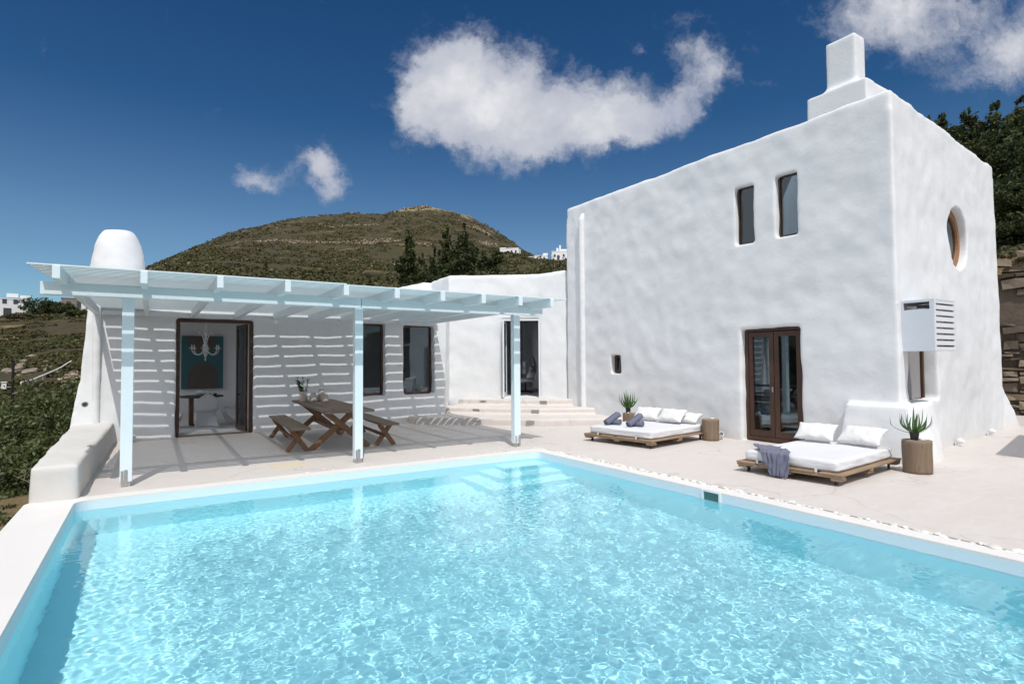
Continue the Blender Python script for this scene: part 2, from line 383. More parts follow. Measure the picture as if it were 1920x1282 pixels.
def b_ground(t):
    g = t.n('ShaderNodeNewGeometry').outputs['Position']; sp = t.n('ShaderNodeSeparateXYZ', {0: g})
    rr = t.v('LENGTH', t.v('MULTIPLY', g, (1, 1, 0)).outputs[0]).outputs['Value']
    far = t.n('ShaderNodeMapRange', {'Value': rr, 'From Min': 50.0, 'From Max': 160.0}).outputs[0]
    n_big = t.noise(g, .012, 5, .6); n_mid = t.noise(g, .09, 5, .62); n_sm = t.noise(g, .55, 5, .7); n_f = t.noise(g, 2.6, 4, .7)
    bush = t.n('ShaderNodeTexVoronoi', {'Vector': g, 'Scale': .42, 'Randomness': 1.0}).outputs['Distance']
    col = t.mix(n_mid, (.090, .076, .046, 1), (.155, .130, .082, 1))
    col = t.mix(t.ramp(n_sm, [(.42, (0, 0, 0)), (.6, (1, 1, 1))]), col, (.062, .060, .034, 1))
    col = t.mix(t.m('MULTIPLY', t.ramp(n_big, [(.50, (0, 0, 0)), (.66, (1, 1, 1))]), .55), col, (.105, .115, .050, 1))
    col = t.mix(t.m('MULTIPLY', t.ramp(bush, [(.18, (1, 1, 1)), (.42, (0, 0, 0))]), .65), col, (.045, .047, .026, 1))
    col = t.mix(t.m('MULTIPLY', t.ramp(n_f, [(.56, (0, 0, 0)), (.70, (1, 1, 1))]), .45), col, (.24, .195, .14, 1))
    # rocky terraces that follow the contour lines
    zc = t.n('ShaderNodeCombineXYZ', {0: t.m('MULTIPLY', sp.outputs[0], .010), 1: t.m('MULTIPLY', sp.outputs[1], .010), 2: t.m('MULTIPLY', sp.outputs[2], .085)}).outputs[0]
    band = t.noise(zc, 3.0, 2, .5)
    bm_ = t.ramp(band, [(.555, (0, 0, 0)), (.585, (1, 1, 1)), (.60, (1, 1, 1)), (.63, (0, 0, 0))])
    rockn = t.ramp(t.noise(g, .16, 6, .75), [(.46, (0, 0, 0)), (.58, (1, 1, 1))])
    col = t.mix(t.m('MULTIPLY', t.m('MULTIPLY', bm_, rockn), far), col, (.42, .34, .265, 1))
    # bare summit rock
    top = t.n('ShaderNodeMapRange', {'Value': t.m('ADD', sp.outputs[2], t.m('MULTIPLY', t.noise(g, .03, 4), 26.0)), 'From Min': 155.0, 'From Max': 161.0}).outputs[0]
    rk = t.mix(t.ramp(t.noise(g, .25, 6, .8), [(.40, (0, 0, 0)), (.56, (1, 1, 1))]), (.17, .15, .11, 1), (1.0, .98, 1.0, 1))
    col = t.mix(top, col, rk)
    # bare soil close to the house
    near = t.n('ShaderNodeMapRange', {'Value': rr, 'From Min': 30.0, 'From Max': 60.0, 'To Min': 1.0, 'To Max': 0.0}).outputs[0]
    soil = t.mix(t.noise(g, 1.4, 6, .7), (.26, .20, .165, 1), (.50, .42, .38, 1))
    soil = t.mix(t.ramp(t.noise(g, 9, 5, .75), [(.5, (0, 0, 0)), (.64, (1, 1, 1))]), soil, (.13, .10, .07, 1))
    col = t.mix(near, col, soil)
    col = t.mix(1.0, col, (.45, .385, .19, 1), 'MULTIPLY')
    h = t.m('ADD', t.m('MULTIPLY', n_sm, 1.2), t.m('ADD', t.m('MULTIPLY', n_f, .35), t.m('MULTIPLY', bush, -.8)))
    return principled(t, col, .97, h, .9, .6)
GROUND = pmat('hill_ground', b_ground)
def b_pool(t):
    g = obco(t)
    tn = t.n('ShaderNodeTexBrick', {'Vector': g, 'Color1': (.26, .66, .82, 1), 'Color2': (.30, .70, .85, 1), 'Mortar': (.42, .78, .88, 1), 'Scale': 12.0, 'Mortar Size': .02})
    return principled(t, t.mix(t.noise(g, 1.2, 3), (.45, .835, .915, 1), (.53, .885, .95, 1)), .5)
POOLM = pmat('pool_paint', b_pool)
def b_water(t):
    gls = t.n('ShaderNodeBsdfRefraction', {'Color': (.93, .99, 1.0, 1), 'Roughness': 0.0, 'IOR': 1.33})
    fr = t.n('ShaderNodeFresnel', {'IOR': 1.33})
    gl = t.n('ShaderNodeBsdfGlossy', {'Color': (1, 1, 1, 1), 'Roughness': 0.0})
    return t.n('ShaderNodeMixShader', {0: fr.outputs[0], 1: gls.outputs[0], 2: gl.outputs[0]}).outputs[0]
WLINE = pmat('waterline_paint', lambda t: principled(t, (.60, .72, .78, 1), .5))
WATER = pmat('pool_water', b_water)
MNEE = True
# ------------------------------------------------------------------ terrain
# control profiles: azimuth (deg from +Y towards +X) -> [(distance, height), ...]
def _ridge(el, r=560.0): return [(r, 1.6 + el * r), (r * 1.12, 1.6 + el * r * .93), (r * 1.6, 1.6 + el * r * .4), (2600, -40)]
_mid = [(0, -.5), (20, -.3), (30, 2.2), (60, 8.4), (120, 16.5), (300, 50)]
PROF = {
    -60: [(0, -.5), (9, -.6), (20, -3), (60, -5), (120, 2), (300, 42), (420, 40), (2600, -40)],
    -20: [(0, -.4), (9, -.45), (20, -1.9), (60, -2.0), (120, 3), (215, 14), (260, 15), (600, 0), (2600, -40)],
    -9.7: [(0, -.4), (9, -.45), (20, -1.7), (36, -1.6), (60, -1.0), (85, -.6), (130, 3.6), (205, 14.6), (240, 15), (600, 0), (2600, -40)],
    -4.4: [(0, -.4), (9, -.45), (20, -1.5), (36, -1.2), (60, -.2), (85, 1.0), (130, 5.6), (205, 17.6), (240, 18.5), (600, 0), (2600, -40)],
    -2.6: [(0, -.4), (9, -.4), (20, -1.0), (60, 2.0), (130, 9), (205, 19), (240, 21), (560, 60), (800, 30), (2600, -40)],
    -1.5: _mid[:2] + [(30, 1), (60, 6), (120, 13), (300, 36)] + _ridge(.126),
    -0.4: _mid[:2] + [(30, 1), (60, 6), (120, 14), (300, 40)] + _ridge(.145), 2.7: _mid + _ridge(.174), 6.3: _mid + _ridge(.209), 9.8: _mid + _ridge(.229),
    13.6: _mid + _ridge(.245), 16.6: _mid + _ridge(.252), 19.4: _mid + _ridge(.252), 21.2: _mid + _ridge(.262), 23.8: _mid + _ridge(.271),
    26.4: _mid + _ridge(.263), 28.6: _mid[:5] + [(200, 35), (300, 54)] + _ridge(.248),
    31.3: _mid[:5] + [(180, 31), (252, 49.8), (275, 51), (300, 52)] + _ridge(.221), 33.7: _mid[:5] + [(180, 31), (252, 49.2), (290, 50)] + _ridge(.192),
    37.7: _mid[:5] + [(180, 31), (252, 48.2), (290, 49)] + _ridge(.165),
    45: _mid[:4] + [(120, 22), (165, 30), (300, 34), (2600, -40)],
    58: [(0, -.4), (22, 0), (26, 4.4), (45, 9.5), (80, 21), (140, 32), (300, 30), (2600, -40)],
    66: [(0, -.4), (21.5, 0), (23.5, 4.7), (45, 9.6), (80, 22), (140, 34), (300, 30), (2600, -40)],
    80: [(0, -.4), (21.5, 0), (23.5, 4.7), (45, 9.8), (80, 22), (140, 34), (300, 30), (2600, -40)],
    100: [(0, -.4), (26, -.4), (40, 5), (80, 16), (140, 26), (300, 20), (2600, -40)],
    130: [(0, -.4), (26, -1), (60, -2), (140, 12), (300, 44), (600, 30), (2600, -40)],
    180: [(0, -.4), (20, -2), (60, -5), (140, 6), (300, 48), (600, 30), (2600, -40)],
    230: [(0, -.4), (20, -3), (60, -8), (140, -2), (400, 46), (600, 30), (2600, -40)],
    270: [(0, -.5), (12, -2), (60, -7), (140, 0), (300, 40), (600, 30), (2600, -40)],
}
_az = sorted(PROF); _rr = np.concatenate([np.linspace(2, 40, 96), np.geomspace(41, 2600, 190)])
_tab = np.array([[np.interp(r, [p[0] for p in PROF[a]], [p[1] for p in PROF[a]]) for r in _rr] for a in _az])
_azx = _az + [300.0]; _tabx = np.vstack([_tab, _tab[0:1]])
def Hraw(a, r):
    a = (a + 60) % 360 - 60
    col = np.array([np.interp(r, _rr, row) for row in _tabx]) if False else None
    i = max(0, min(len(_azx) - 2, int(np.searchsorted(_azx, a) - 1))); f_ = (a - _azx[i]) / (_azx[i + 1] - _azx[i])
    f_ = max(0, min(1, f_))
    return (1 - f_) * np.interp(r, _rr, _tabx[i]) + f_ * np.interp(r, _rr, _tabx[i + 1])
def H(x, y):
    r = math.hypot(x, y); a = math.degrees(math.atan2(x, y)); z = Hraw(a, r)
    am = min(3.2, .012 * max(0, r - 8)) * (1 if r < 300 else .6)
    z += am * noise.fractal(Vector((x, y, 0)) * (1.0 / (6 + r * .11)), 1.0, 2.0, 4)
    if r > 400: z += 2.2 * max(0, noise.fractal(Vector((x, y, 3)) * .035, .8, 2.0, 4)) * (1 if 20 < a < 31 else .35)
    if -1.10 < x < 20.5 and -7 < y < 13.9: z = -2.2
    elif -1.0 < x < 19.5 and 13.0 < y < 19.8: z = min(z, -.5)
    return z
az_list = list(np.arange(-14, 80.01, .3)) + list(np.arange(82, 346, 4.0))
vs, fs = [], []
rs_ = _rr; nA = len(az_list)
for r in rs_:
    for a in az_list:
        x = r * math.sin(R_(a)); y = r * math.cos(R_(a)); vs.append((x, y, H(x, y)))
for i in range(len(rs_) - 1):
    for k in range(nA):
        k2 = (k + 1) % nA
        fs.append((i * nA + k2, i * nA + k, (i + 1) * nA + k, (i + 1) * nA + k2))
vs.append((0, 0, -2.2)); fs += [(len(vs) - 1, k, (k + 1) % nA) for k in range(nA)]
ground = mesh('ground', vs, fs, GROUND, smooth=True)
tag(ground, 'dry scrub covered hills and bare soil around the villa', kind='structure')
def at(az, r, dz=0.0):
    x = r * math.sin(R_(az)); y = r * math.cos(R_(az)); return Vector((x, y, H(x, y) + dz))

# ------------------------------------------------------------------ terrace, pool, water
PX0, PX1, PY0, PY1 = -0.73, 5.76, 0.35, 8.34
def arc(cx, cy, r, a0, a1, n=6): return [(cx + r * math.cos(R_(a0 + (a1 - a0) * i / n)), cy + r * math.sin(R_(a0 + (a1 - a0) * i / n))) for i in range(n + 1)]
rc = .16
hole = arc(PX1 - rc, PY1 - rc, rc, 0, 90) + arc(PX0 + rc, PY1 - rc, rc, 90, 180) + arc(PX0 + rc, PY0 + rc, rc, 180, 270) + arc(PX1 - rc, PY0 + rc, rc, 270, 360)
def ring_sheet(name, outer, inner, z, mat, thick=.0, low=None):
    bm = bmesh.new()
    vo = [bm.verts.new((x, y, z)) for x, y in outer]; vi = [bm.verts.new((x, y, z)) for x, y in inner]
    es = [bm.edges.new((l[i], l[(i + 1) % len(l)])) for l in (vo, vi) for i in range(len(l))]
    bmesh.ops.triangle_fill(bm, use_beauty=True, edges=es)
    for f in bm.faces:
        if f.normal.z < 0: f.normal_flip()
    if low is not None:
        for l, sgn in ((vo, 1), (vi, -1)):
            lo = [bm.verts.new((q.co.x, q.co.y, low)) for q in l]
            for i in range(len(l)):
                j = (i + 1) % len(l); bm.faces.new((l[i], l[j], lo[j], lo[i]))
    me = bpy.data.meshes.new(name); bm.to_mesh(me); bm.free()
    return link(name, me, mat)
def off(poly, d, cx, cy): return [(x + (d if x > cx else -d), y + (d if y > cy else -d)) for x, y in poly]
mcx, mcy = (PX0 + PX1) / 2, (PY0 + PY1) / 2
# the coping ring: narrow on three sides, wide to the left
cop_out = []
for x, y in hole:
    cop_out.append((x + .21 if x > mcx else x - .47, y + .24 if y > mcy else y - .35))
coping = ring_sheet('pool_coping', cop_out, [(x, y) for x, y in hole], .012, COPING, low=-.012)
tag(coping, 'smooth off white coping around the swimming pool', kind='structure')
dk = [(-1.17, -6), (24, -6), (24, 14.4), (-1.17, 14.4)]
terrace = ring_sheet('terrace', dk, [(x * .999 + .003, y - .01 if y > mcy else y + .01) for x, y in cop_out], .0, DECK, low=None)
tag(terrace, 'cream cement terrace floor around the pool and the villa', kind='structure')
tw = MB(); tw.prism([(-1.20, -6, -1.6), (-1.16, -6, -1.6), (-1.16, 8.3, -1.6), (-1.20, 8.3, -1.6)], [(-1.20, -6, -.004), (-1.165, -6, -.004), (-1.165, 8.3, -.004), (-1.20, 8.3, -.004)])
o = tw.build('terrace_edge', COPING); tag(o, 'white outer face of the pool terrace above bare soil', kind='structure')
# pool shell: inner wall and floor with three corner steps
pb = MB(); n = len(hole); zf = -1.25
inner = hole
pb.add([(x, y, -.012) for x, y in inner] + [(x, y, -.16) for x, y in inner], [[(i + 1) % n, i, n + i, n + (i + 1) % n] for i in range(n)], 1)
pb.add([(x, y, -.16) for x, y in inner] + [(x, y, zf) for x, y in inner], [[(i + 1) % n, i, n + i, n + (i + 1) % n] for i in range(n)] + [[n + i for i in range(n)]])
for k, (s_, z_) in enumerate(((.30, -.34), (.62, -.62), (.94, -.90))):
    x0 = PX1 - .55 - s_; y0 = PY1 - .10 - s_
    pb.prism([(x0, y0, zf), (PX1 + .05, y0, zf), (PX1 + .05, PY1 + .05, zf), (x0, PY1 + .05, zf)], [(x0, y0, z_), (PX1 + .05, y0, z_), (PX1 + .05, PY1 + .05, z_), (x0, PY1 + .05, z_)])
pool = pb.build('pool', [POOLM, WLINE]); tag(pool, 'turquoise swimming pool basin with corner steps', kind='structure')
# water surface, real ripples
STEP = .011
nx = int((PX1 - PX0) / STEP); ny = int((PY1 - PY0) / STEP)
xs = np.linspace(PX0 + .0005, PX1 - .0005, nx + 1); ys = np.linspace(PY0 + .0005, PY1 - .0005, ny + 1)
GX, GY = np.meshgrid(xs, ys)
rng = np.random.default_rng(3); Zw = np.zeros_like(GX)
for k in range(72):
    lam = .050 * (2.7 ** rng.random()) if k > 7 else .5 + rng.random() * .9
    th = rng.normal(2.2, .9) if k % 3 else rng.random() * 6.28
    kx, ky = math.cos(th) * 2 * math.pi / lam, math.sin(th) * 2 * math.pi / lam
    Zw += lam * (.00115 if k > 7 else .0008) * np.sin(kx * GX + ky * GY + rng.random() * 6.28 + .8 * np.sin(GX * 1.3 + k) + .8 * np.cos(GY * 1.1 + 2 * k))
calm = np.clip((PY1 - GY) / 2.0, .25, 1) * np.clip((GX - PX0) / 1.0, .45, 1)
Zw = -.105 + Zw * calm
wv_ = np.stack([GX, GY, Zw], -1).reshape(-1, 3)
idx = np.arange((nx + 1) * (ny + 1)).reshape(ny + 1, nx + 1)
wf = np.stack([idx[:-1, :-1], idx[:-1, 1:], idx[1:, 1:], idx[1:, :-1]], -1).reshape(-1, 4)
water = mesh('pool_water', wv_.tolist(), wf.tolist(), WATER, smooth=True)
tag(water, 'rippled turquoise water of the swimming pool', kind='structure')
if MNEE:
    sun_d.cycles.is_caustics_light = True
    water.cycles.is_caustics_caster = True
    pool.cycles.is_caustics_receiver = True
# ------------------------------------------------------------------ the villa shell (soft hand plastered solids)
def tmp_obj(mb, name='tmp'):
    o = mesh(name, mb.v, mb.f)
    bm = bmesh.new(); bm.from_mesh(o.data); bmesh.ops.recalc_face_normals(bm, faces=bm.faces[:]); bm.to_mesh(o.data); bm.free()
    return o
def plaster_solid(name, adds, cuts, parent, voxel=.05, smooth=7, amp=.018, sc=1.1, mat=None, top=None, extra=()):
    """join overlapping solids, cut the openings, voxel-remesh, soften and undulate"""
    mb = MB()
    for a in adds: mb.add(a.v, a.f)
    o = tmp_obj(mb)
    md = o.modifiers.new('r', 'REMESH'); md.mode = 'VOXEL'; md.voxel_size = voxel if not cuts else voxel
    cutters = []
    if cuts:
        o.modifiers.clear(); first = None
        # union pieces cheaply with the boolean before cutting
        objs = [tmp_obj(a) for a in adds]; bpy.data.objects.remove(o); o = objs[0]
        for q in objs[1:]:
            m_ = o.modifiers.new('u', 'BOOLEAN'); m_.operation = 'UNION'; m_.object = q; m_.solver = 'EXACT'; cutters.append(q)
        for c in cuts:
            q = tmp_obj(c, 'cut'); m_ = o.modifiers.new('d', 'BOOLEAN'); m_.operation = 'DIFFERENCE'; m_.object = q; m_.solver = 'EXACT'; cutters.append(q)
        if extra:
            dg = bpy.context.evaluated_depsgraph_get(); dg.update(); m0 = bpy.data.meshes.new_from_object(o.evaluated_get(dg))
            bm = bmesh.new(); bm.from_mesh(m0)
            for q in extra:
                t_ = tmp_obj(q); bm.from_mesh(t_.data); bpy.data.objects.remove(t_)
            bm.to_mesh(m0); bm.free(); bpy.data.objects.remove(o); o = bpy.data.objects.new('tmp', m0); C.objects.link(o)
        md = o.modifiers.new('r', 'REMESH'); md.mode = 'VOXEL'; md.voxel_size = voxel
    sm = o.modifiers.new('s', 'SMOOTH'); sm.factor = .5; sm.iterations = smooth
    dg = bpy.context.evaluated_depsgraph_get(); dg.update()
    me = bpy.data.meshes.new_from_object(o.evaluated_get(dg)); me.name = name
    for q in cutters: bpy.data.objects.remove(q)
    bpy.data.objects.remove(o)
    if top:
        o2 = bpy.data.objects.new('t', me); C.objects.link(o2); vg = o2.vertex_groups.new(name='t')
        zs = np.empty(len(me.vertices) * 3); me.vertices.foreach_get('co', zs); zs = zs.reshape(-1, 3)[:, 2]
        vg.add([int(i) for i in np.nonzero(zs > top)[0]], 1.0, 'ADD')
        sm = o2.modifiers.new('s', 'SMOOTH'); sm.factor = .5; sm.iterations = 26; sm.vertex_group = 't'
        dg = bpy.context.evaluated_depsgraph_get(); dg.update()
        me2 = bpy.data.meshes.new_from_object(o2.evaluated_get(dg)); bpy.data.objects.remove(o2); me = me2; me.name = name
    nv = len(me.vertices); co = np.empty(nv * 3); me.vertices.foreach_get('co', co); co = co.reshape(-1, 3)
    no = np.empty(nv * 3); me.vertex_normals.foreach_get('vector', no); no = no.reshape(-1, 3)
    d = np.empty(nv)
    for i in range(nv):
        p = Vector(co[i]); d[i] = amp * noise.noise(p * sc) + amp * .6 * noise.noise(p * sc * 2.3 + Vector((5, 1, 2))) + amp * .12 * noise.noise(p * sc * 5.1)
    co += no * d[:, None]; me.vertices.foreach_set('co', co.ravel()); me.update()
    return link(name, me, mat or PLASTER, parent, True)
def bx(x0, x1, y0, y1, z0, z1): return MB().prism([(x0, y0, z0), (x1, y0, z0), (x1, y1, z0), (x0, y1, z0)], [(x0, y0, z1), (x1, y0, z1), (x1, y1, z1), (x0, y1, z1)])
def pr(pts, z0, z1, top=None): 
    top = top or pts
    return MB().prism([(x, y, z0) for x, y in pts], [(p[0], p[1], p[2] if len(p) > 2 else z1) for p in top])

villa = empty('villa', (9.9, 9.0, 0)); tag(villa, 'whitewashed two storey villa with a low wing under the pergola and soft hand plastered walls', 'villa')
def V(o):           # parent keeping world placement
    o.parent = villa; o.matrix_parent_inverse = Matrix.Translation((-9.9, -9.0, 0)); return o
yB = lambda x: 4.37 + .0985 * (x - 9.95)
# two storey block
A_out = pr([(9.93, 4.33), (16.0, 4.93), (16.1, 12.2), (9.95, 12.85)], -.3, 5.93, [(9.95, 4.37), (16.0, 4.98), (16.05, 12.2), (9.97, 12.85)])
butt = pr([(9.55, 5.22), (9.52, 3.95), (10.45, 3.92), (11.5, 4.35), (11.7, 4.9), (10.5, 5.3)], -.3, .86, [(9.80, 5.12), (9.80, 4.16), (10.35, 4.20), (11.2, 4.40), (11.3, 4.9), (10.3, 5.1)])
butt2 = pr([(15.7, 4.92), (17.7, 5.06), (17.6, 5.9), (15.7, 6.2)], -.3, 1.0, [(15.75, 4.99, 1.15), (16.05, 5.02, 1.15), (16.05, 5.5, 1.15), (15.75, 5.6, 1.15)])
bm_b = pr([(15.8, 4.94), (16.75, 5.05), (16.7, 5.7), (15.8, 5.9)], -.3, .62)
chb = pr([(10.0, 4.74), (10.95, 4.80), (10.95, 5.80), (10.0, 5.78)], 5.86, 6.31)
chs = pr([(10.07, 4.93), (10.44, 4.95), (10.44, 5.48), (10.07, 5.46)], 6.0, 7.16, [(10.07, 4.94), (10.42, 4.95), (10.42, 5.46), (10.07, 5.46)])
cuts = [bx(10.42, 15.5, 5.3, 12.3, .02, 2.75), bx(10.42, 15.5, 5.3, 12.3, 3.05, 5.5),
        bx(9.0, 10.6, 6.86, 7.29, 3.89, 5.05), bx(9.0, 10.6, 5.97, 6.40, 3.89, 5.05), bx(9.0, 10.6, 5.96, 7.20, -.02, 2.20), bx(9.0, 10.24, 10.68, 11.04, 1.27, 1.73),
        ]
# window niche and round window on the narrow front
nich = MB(); nich.box((11.05, 4.55, 1.68), (1.42, .9, 1.60), math.atan(.0985)); cuts.append(nich)
rw = MB(); rc_ = Vector((13.24, yB(13.24), 3.92)); Mr = Matrix.Translation(rc_) @ Matrix.Rotation(math.atan(.0985), 4, 'Z') @ Matrix.Rotation(R_(-90), 4, 'X')
rw.lathe([(.60, -.8), (.60, .32), (.60, 1.2)], n=40, M=Mr); cuts.append(rw)
block = plaster_solid('upper_block_wall', [A_out, butt, butt2, bm_b], cuts, None, .03, 4, .023, 1.35, top=5.62)
V(block)
chim = plaster_solid('chimney', [chb, chs], [], None, .04, 4, .010, 1.6); V(chim); chim['label'] = 'stepped square chimney on the roof corner of the two storey block'
# entrance wing (slanted wall) and the low dining wing
mid_out = pr([(7.30, 15.02), (9.50, 13.56), (9.98, 12.95), (10.6, 12.6), (13, 12.6), (13, 19), (7.6, 19)], -.3, 4.13, [(7.32, 15.05, 4.12), (9.50, 13.62, 4.13), (9.98, 13.0, 4.2), (10.6, 12.7, 4.2), (13, 12.6, 4.2), (13, 19, 4.1), (7.6, 19, 4.1)])
dn = Vector((2.2, -1.46, 0)).normalized(); nn = Vector((-dn.y, dn.x, 0))  # along the wall, inward
dl = Vector((8.55, 14.17, 0)); dr = Vector((9.50, 13.54, 0))
dcut = MB(); cc = (dl + dr) / 2; dcut.box((cc.x + nn.x * .1, cc.y + nn.y * .1, 1.68), ((dr - dl).length, 1.2, 2.28), math.atan2(dn.y, dn.x))
room = pr([(8.2, 14.95), (9.9, 13.80), (12.6, 13.6), (12.6, 18.6), (8.2, 18.6)], .54, 3.4)
fill_opening = bx(9.2, 12.2, 18.2, 19.6, 1.0, 3.3)  # unseen opening in the back wall, added to let daylight into the room
mid = plaster_solid('entrance_wing_wall', [mid_out], [dcut, room, fill_opening], None, .032, 4, .024, 1.3, top=3.95); V(mid)
low_out = pr([(-1.30, 14.02), (2.0, 14.20), (6.75, 14.16), (7.40, 15.2), (7.6, 19), (-1.38, 19)], -.4, 3.22, [(-1.06, 14.2), (2, 14.26), (6.85, 14.2), (7.45, 15.2), (7.6, 19), (-1.06, 19)])
flare = pr([(-1.42, 13.85), (-.9, 13.85), (-.9, 14.92), (-1.43, 14.92)], -.43, 1.2, [(-1.22, 14.1), (-.95, 14.1), (-.95, 14.9), (-1.22, 14.9)])
par = pr([(6.7, 16.2), (8.0, 16.5), (8.0, 18.5), (6.3, 18.5)], 3.0, 4.08, [(7.15, 16.5), (8.0, 16.55), (8.0, 18.4), (6.9, 18.4)])
lcut = [bx(.44, 1.98, 13.5, 14.75, -.02, 2.57), bx(4.43, 5.10, 13.5, 14.75, .73, 2.58), bx(5.60, 6.47, 13.5, 14.75, .73, 2.56),
        bx(-.3, 3.3, 14.62, 18.7, .0, 2.95), bx(3.6, 7.0, 14.62, 18.7, .0, 2.95)]
lcut += [bx(-1.8, -.2, 15.05, 18.45, .17, 2.87), bx(2.63, 3.21, 14.97, 17.53, 2.81, 3.61), bx(3.83, 6.57, 14.89, 15.51, 2.79, 3.63)]  # unseen side and roof openings, added to brighten the rooms with daylight
low = plaster_solid('low_wing_wall', [low_out], lcut, None, .03, 3, .016, 1.3, top=3.0, extra=(flare, par)); V(low)
cone = plaster_solid('chimney', [MB().lathe([(.60, 3.0), (.56, 3.5), (.50, 3.85), (.44, 4.2), (.37, 4.42), (.28, 4.56)], c=(-.65, 15.5, 0), n=28)], [], None, .04, 3, .014, 2.0)
V(cone); cone['label'] = 'rounded white cone chimney on the low wing'
# plastered drain pipes on the walls
pz = MB(); pz.tube([(9.93, 12.12, z) for z in (.3, 1, 2, 3, 4, 5, 5.45)] + [(10.0, 12.12, 5.62)], [.085] * 6 + [.085, .07], n=12)
pipe = plaster_solid('drain_pipe', [pz], [], None, .03, 2, .008, 3); V(pipe)
pz = MB(); pz.tube([(-.93, 14.1 - .03 * (2.6 - z) / 2.6, z) for z in (.2, 1, 2, 2.9)], .075, n=12)
pipe2 = plaster_solid('drain_pipe', [pz], [], None, .03, 2, .008, 3); V(pipe2)
# low bench wall left of the pergola
bench = plaster_solid('bench_wall', [pr([(-1.20, 8.46), (-.70, 8.46), (-.60, 14.15), (-1.40, 14.15)], -1.2, .42, [(-1.16, 8.50), (-.72, 8.50), (-.62, 14.15), (-1.30, 14.15)])], [], None, .04, 5, .014, 1.5, BENCHM)
tag(bench, 'low plastered bench wall with rounded edges running to the house wall', 'wall')
# steps up to the entrance
def stp(pts, z): return pr(pts, -.1, z)
s1 = stp([(5.70, 14.3), (5.75, 13.72), (7.46, 12.08), (8.05, 11.42), (9.0, 10.9), (10.02, 10.55), (10.02, 14.3)], .175)
s2 = stp([(6.72, 14.9), (6.80, 14.45), (7.62, 13.52), (8.6, 12.5), (10.0, 11.65), (10.02, 14.9)], .345)
s3 = stp([(7.5, 15.3), (7.55, 14.62), (8.5, 13.8), (9.3, 13.0), (10.02, 12.58), (10.02, 15.3)], .525)
steps = plaster_solid('entrance_steps', [s1, s2, s3], [], None, .035, 4, .010, 1.6, DECK)
tag(steps, 'three rounded cream steps curving up to the entrance door', kind='structure')

# ---- openings: frames, doors, panes
def frame_rect(mb, w_, h_, t, d, M, sill=True):
    """frame in the local XZ plane, centred on x, from z=0 up; depth along y"""
    mb.box((-w_ / 2 + t / 2, 0, h_ / 2), (t, d, h_), 0, .004, M); mb.box((w_ / 2 - t / 2, 0, h_ / 2), (t, d, h_), 0, .004, M)
    mb.box((0, 0, h_ - t / 2), (w_ - 2 * t, d * .97, t), 0, .004, M)
    if sill: mb.box((0, 0, t / 2), (w_ - 2 * t, d * .97, t), 0, .004, M)
    return mb
def pane(mb, w_, h_, M, z0=0.0, x0=0.0):
    mb.box((x0, 0, z0 + h_ / 2), (w_, .012, h_), 0, 0, M); return mb
def TM(x, y, z, rz): return Matrix.Translation((x, y, z)) @ Matrix.Rotation(rz, 4, 'Z')
def window(name, x, y, z, rz, w_, h_, t=.07, d=.07, mat=None):
    M = TM(x, y, z, rz); f = frame_rect(MB(), w_, h_, t, d, M).build(name, mat or WOOD_FRAME); V(f)
    g = pane(MB(), w_ - 2 * t, h_ - 2 * t, M, t).build('pane', GLASS); g.parent = f; return f
wa = window('window', 10.10, 7.075, 3.885, R_(90), .47, 1.20, .05); wb = window('window', 10.10, 6.185, 3.885, R_(90), .47, 1.20, .05)
wc = window('window', 10.13, 10.86, 1.26, R_(90), .40, .50, .10)
window('window', 4.765, 14.42, .72, 0, .71, 1.89, .075, .08); window('window', 6.035, 14.42, .72, 0, .91, 1.87, .065, .08)
# round window
ring = MB(); Mw = Matrix.Translation(rc_) @ Matrix.Rotation(math.atan(.0985), 4, 'Z') @ Matrix.Rotation(R_(-90), 4, 'X')
ring.lathe([(.47, .13), (.64, .13), (.64, .22), (.47, .22), (.47, .13)], n=40, M=Mw, closed=False)
f = V(ring.build('round_window', WOOD_ROUND)); f['label'] = 'round porthole window with light wooden ring frame'
g = MB().lathe([(.475, .17), (.475, .18)], n=40, M=Mw).build('pane', GLASS); g.parent = f
# french door, two closed leaves
def leafdoor(parent, M, w_, h_, t, hinge=0.0, name='door_leaf', mat=None, rail=.12):
    l = frame_rect(MB(), w_, h_, t, .045, M, False); l.box((0, 0, rail / 2), (w_ - 2 * t, .043, rail), 0, .003, M)
    f = l.build(name, mat or WOOD_FRAME); f.parent = parent
    g = pane(MB(), w_ - 2 * t, h_ - rail - t, M, rail).build('pane', GLASS); g.parent = f; return f
fd = V(frame_rect(MB(), 1.24, 2.2, .075, .10, TM(10.11, 6.58, .02, R_(90)), True).build('french_door', WOOD_FRAME)); fd['label'] = 'brown wooden french door with two glazed leaves'
leafdoor(fd, TM(10.10, 6.855, .10, R_(90)), .54, 2.03, .095); leafdoor(fd, TM(10.10, 6.305, .10, R_(90)), .54, 2.03, .095)
hd = MB(); hd.box((10.05, 6.60, 1.02), (.012, .03, .10), 0, .003)
h_ = hd.build('handle', STEEL); h_.parent = fd
# dining room door, open leaf folded inside on the right
dd = V(frame_rect(MB(), 1.56, 2.58, .085, .12, TM(1.21, 14.36, 0.0, 0), False).build('dining_door', WOOD_FRAME)); dd['label'] = 'wide brown door frame standing open to the dining room'
MB().box((1.21, 14.36, .012), (1.39, .12, .02), 0, .003).build('threshold', WOOD_TOP).parent = dd
for k, (x, y, rz) in enumerate(((1.86, 14.78, R_(97)), (1.90, 14.80, R_(92)))):
    if k == 0: leafdoor(dd, TM(1.80, 14.80, .03, R_(100)), .72, 2.46, .09)
leafdoor(dd, TM(.47, 14.80, .03, R_(80)), .70, 2.46, .09)
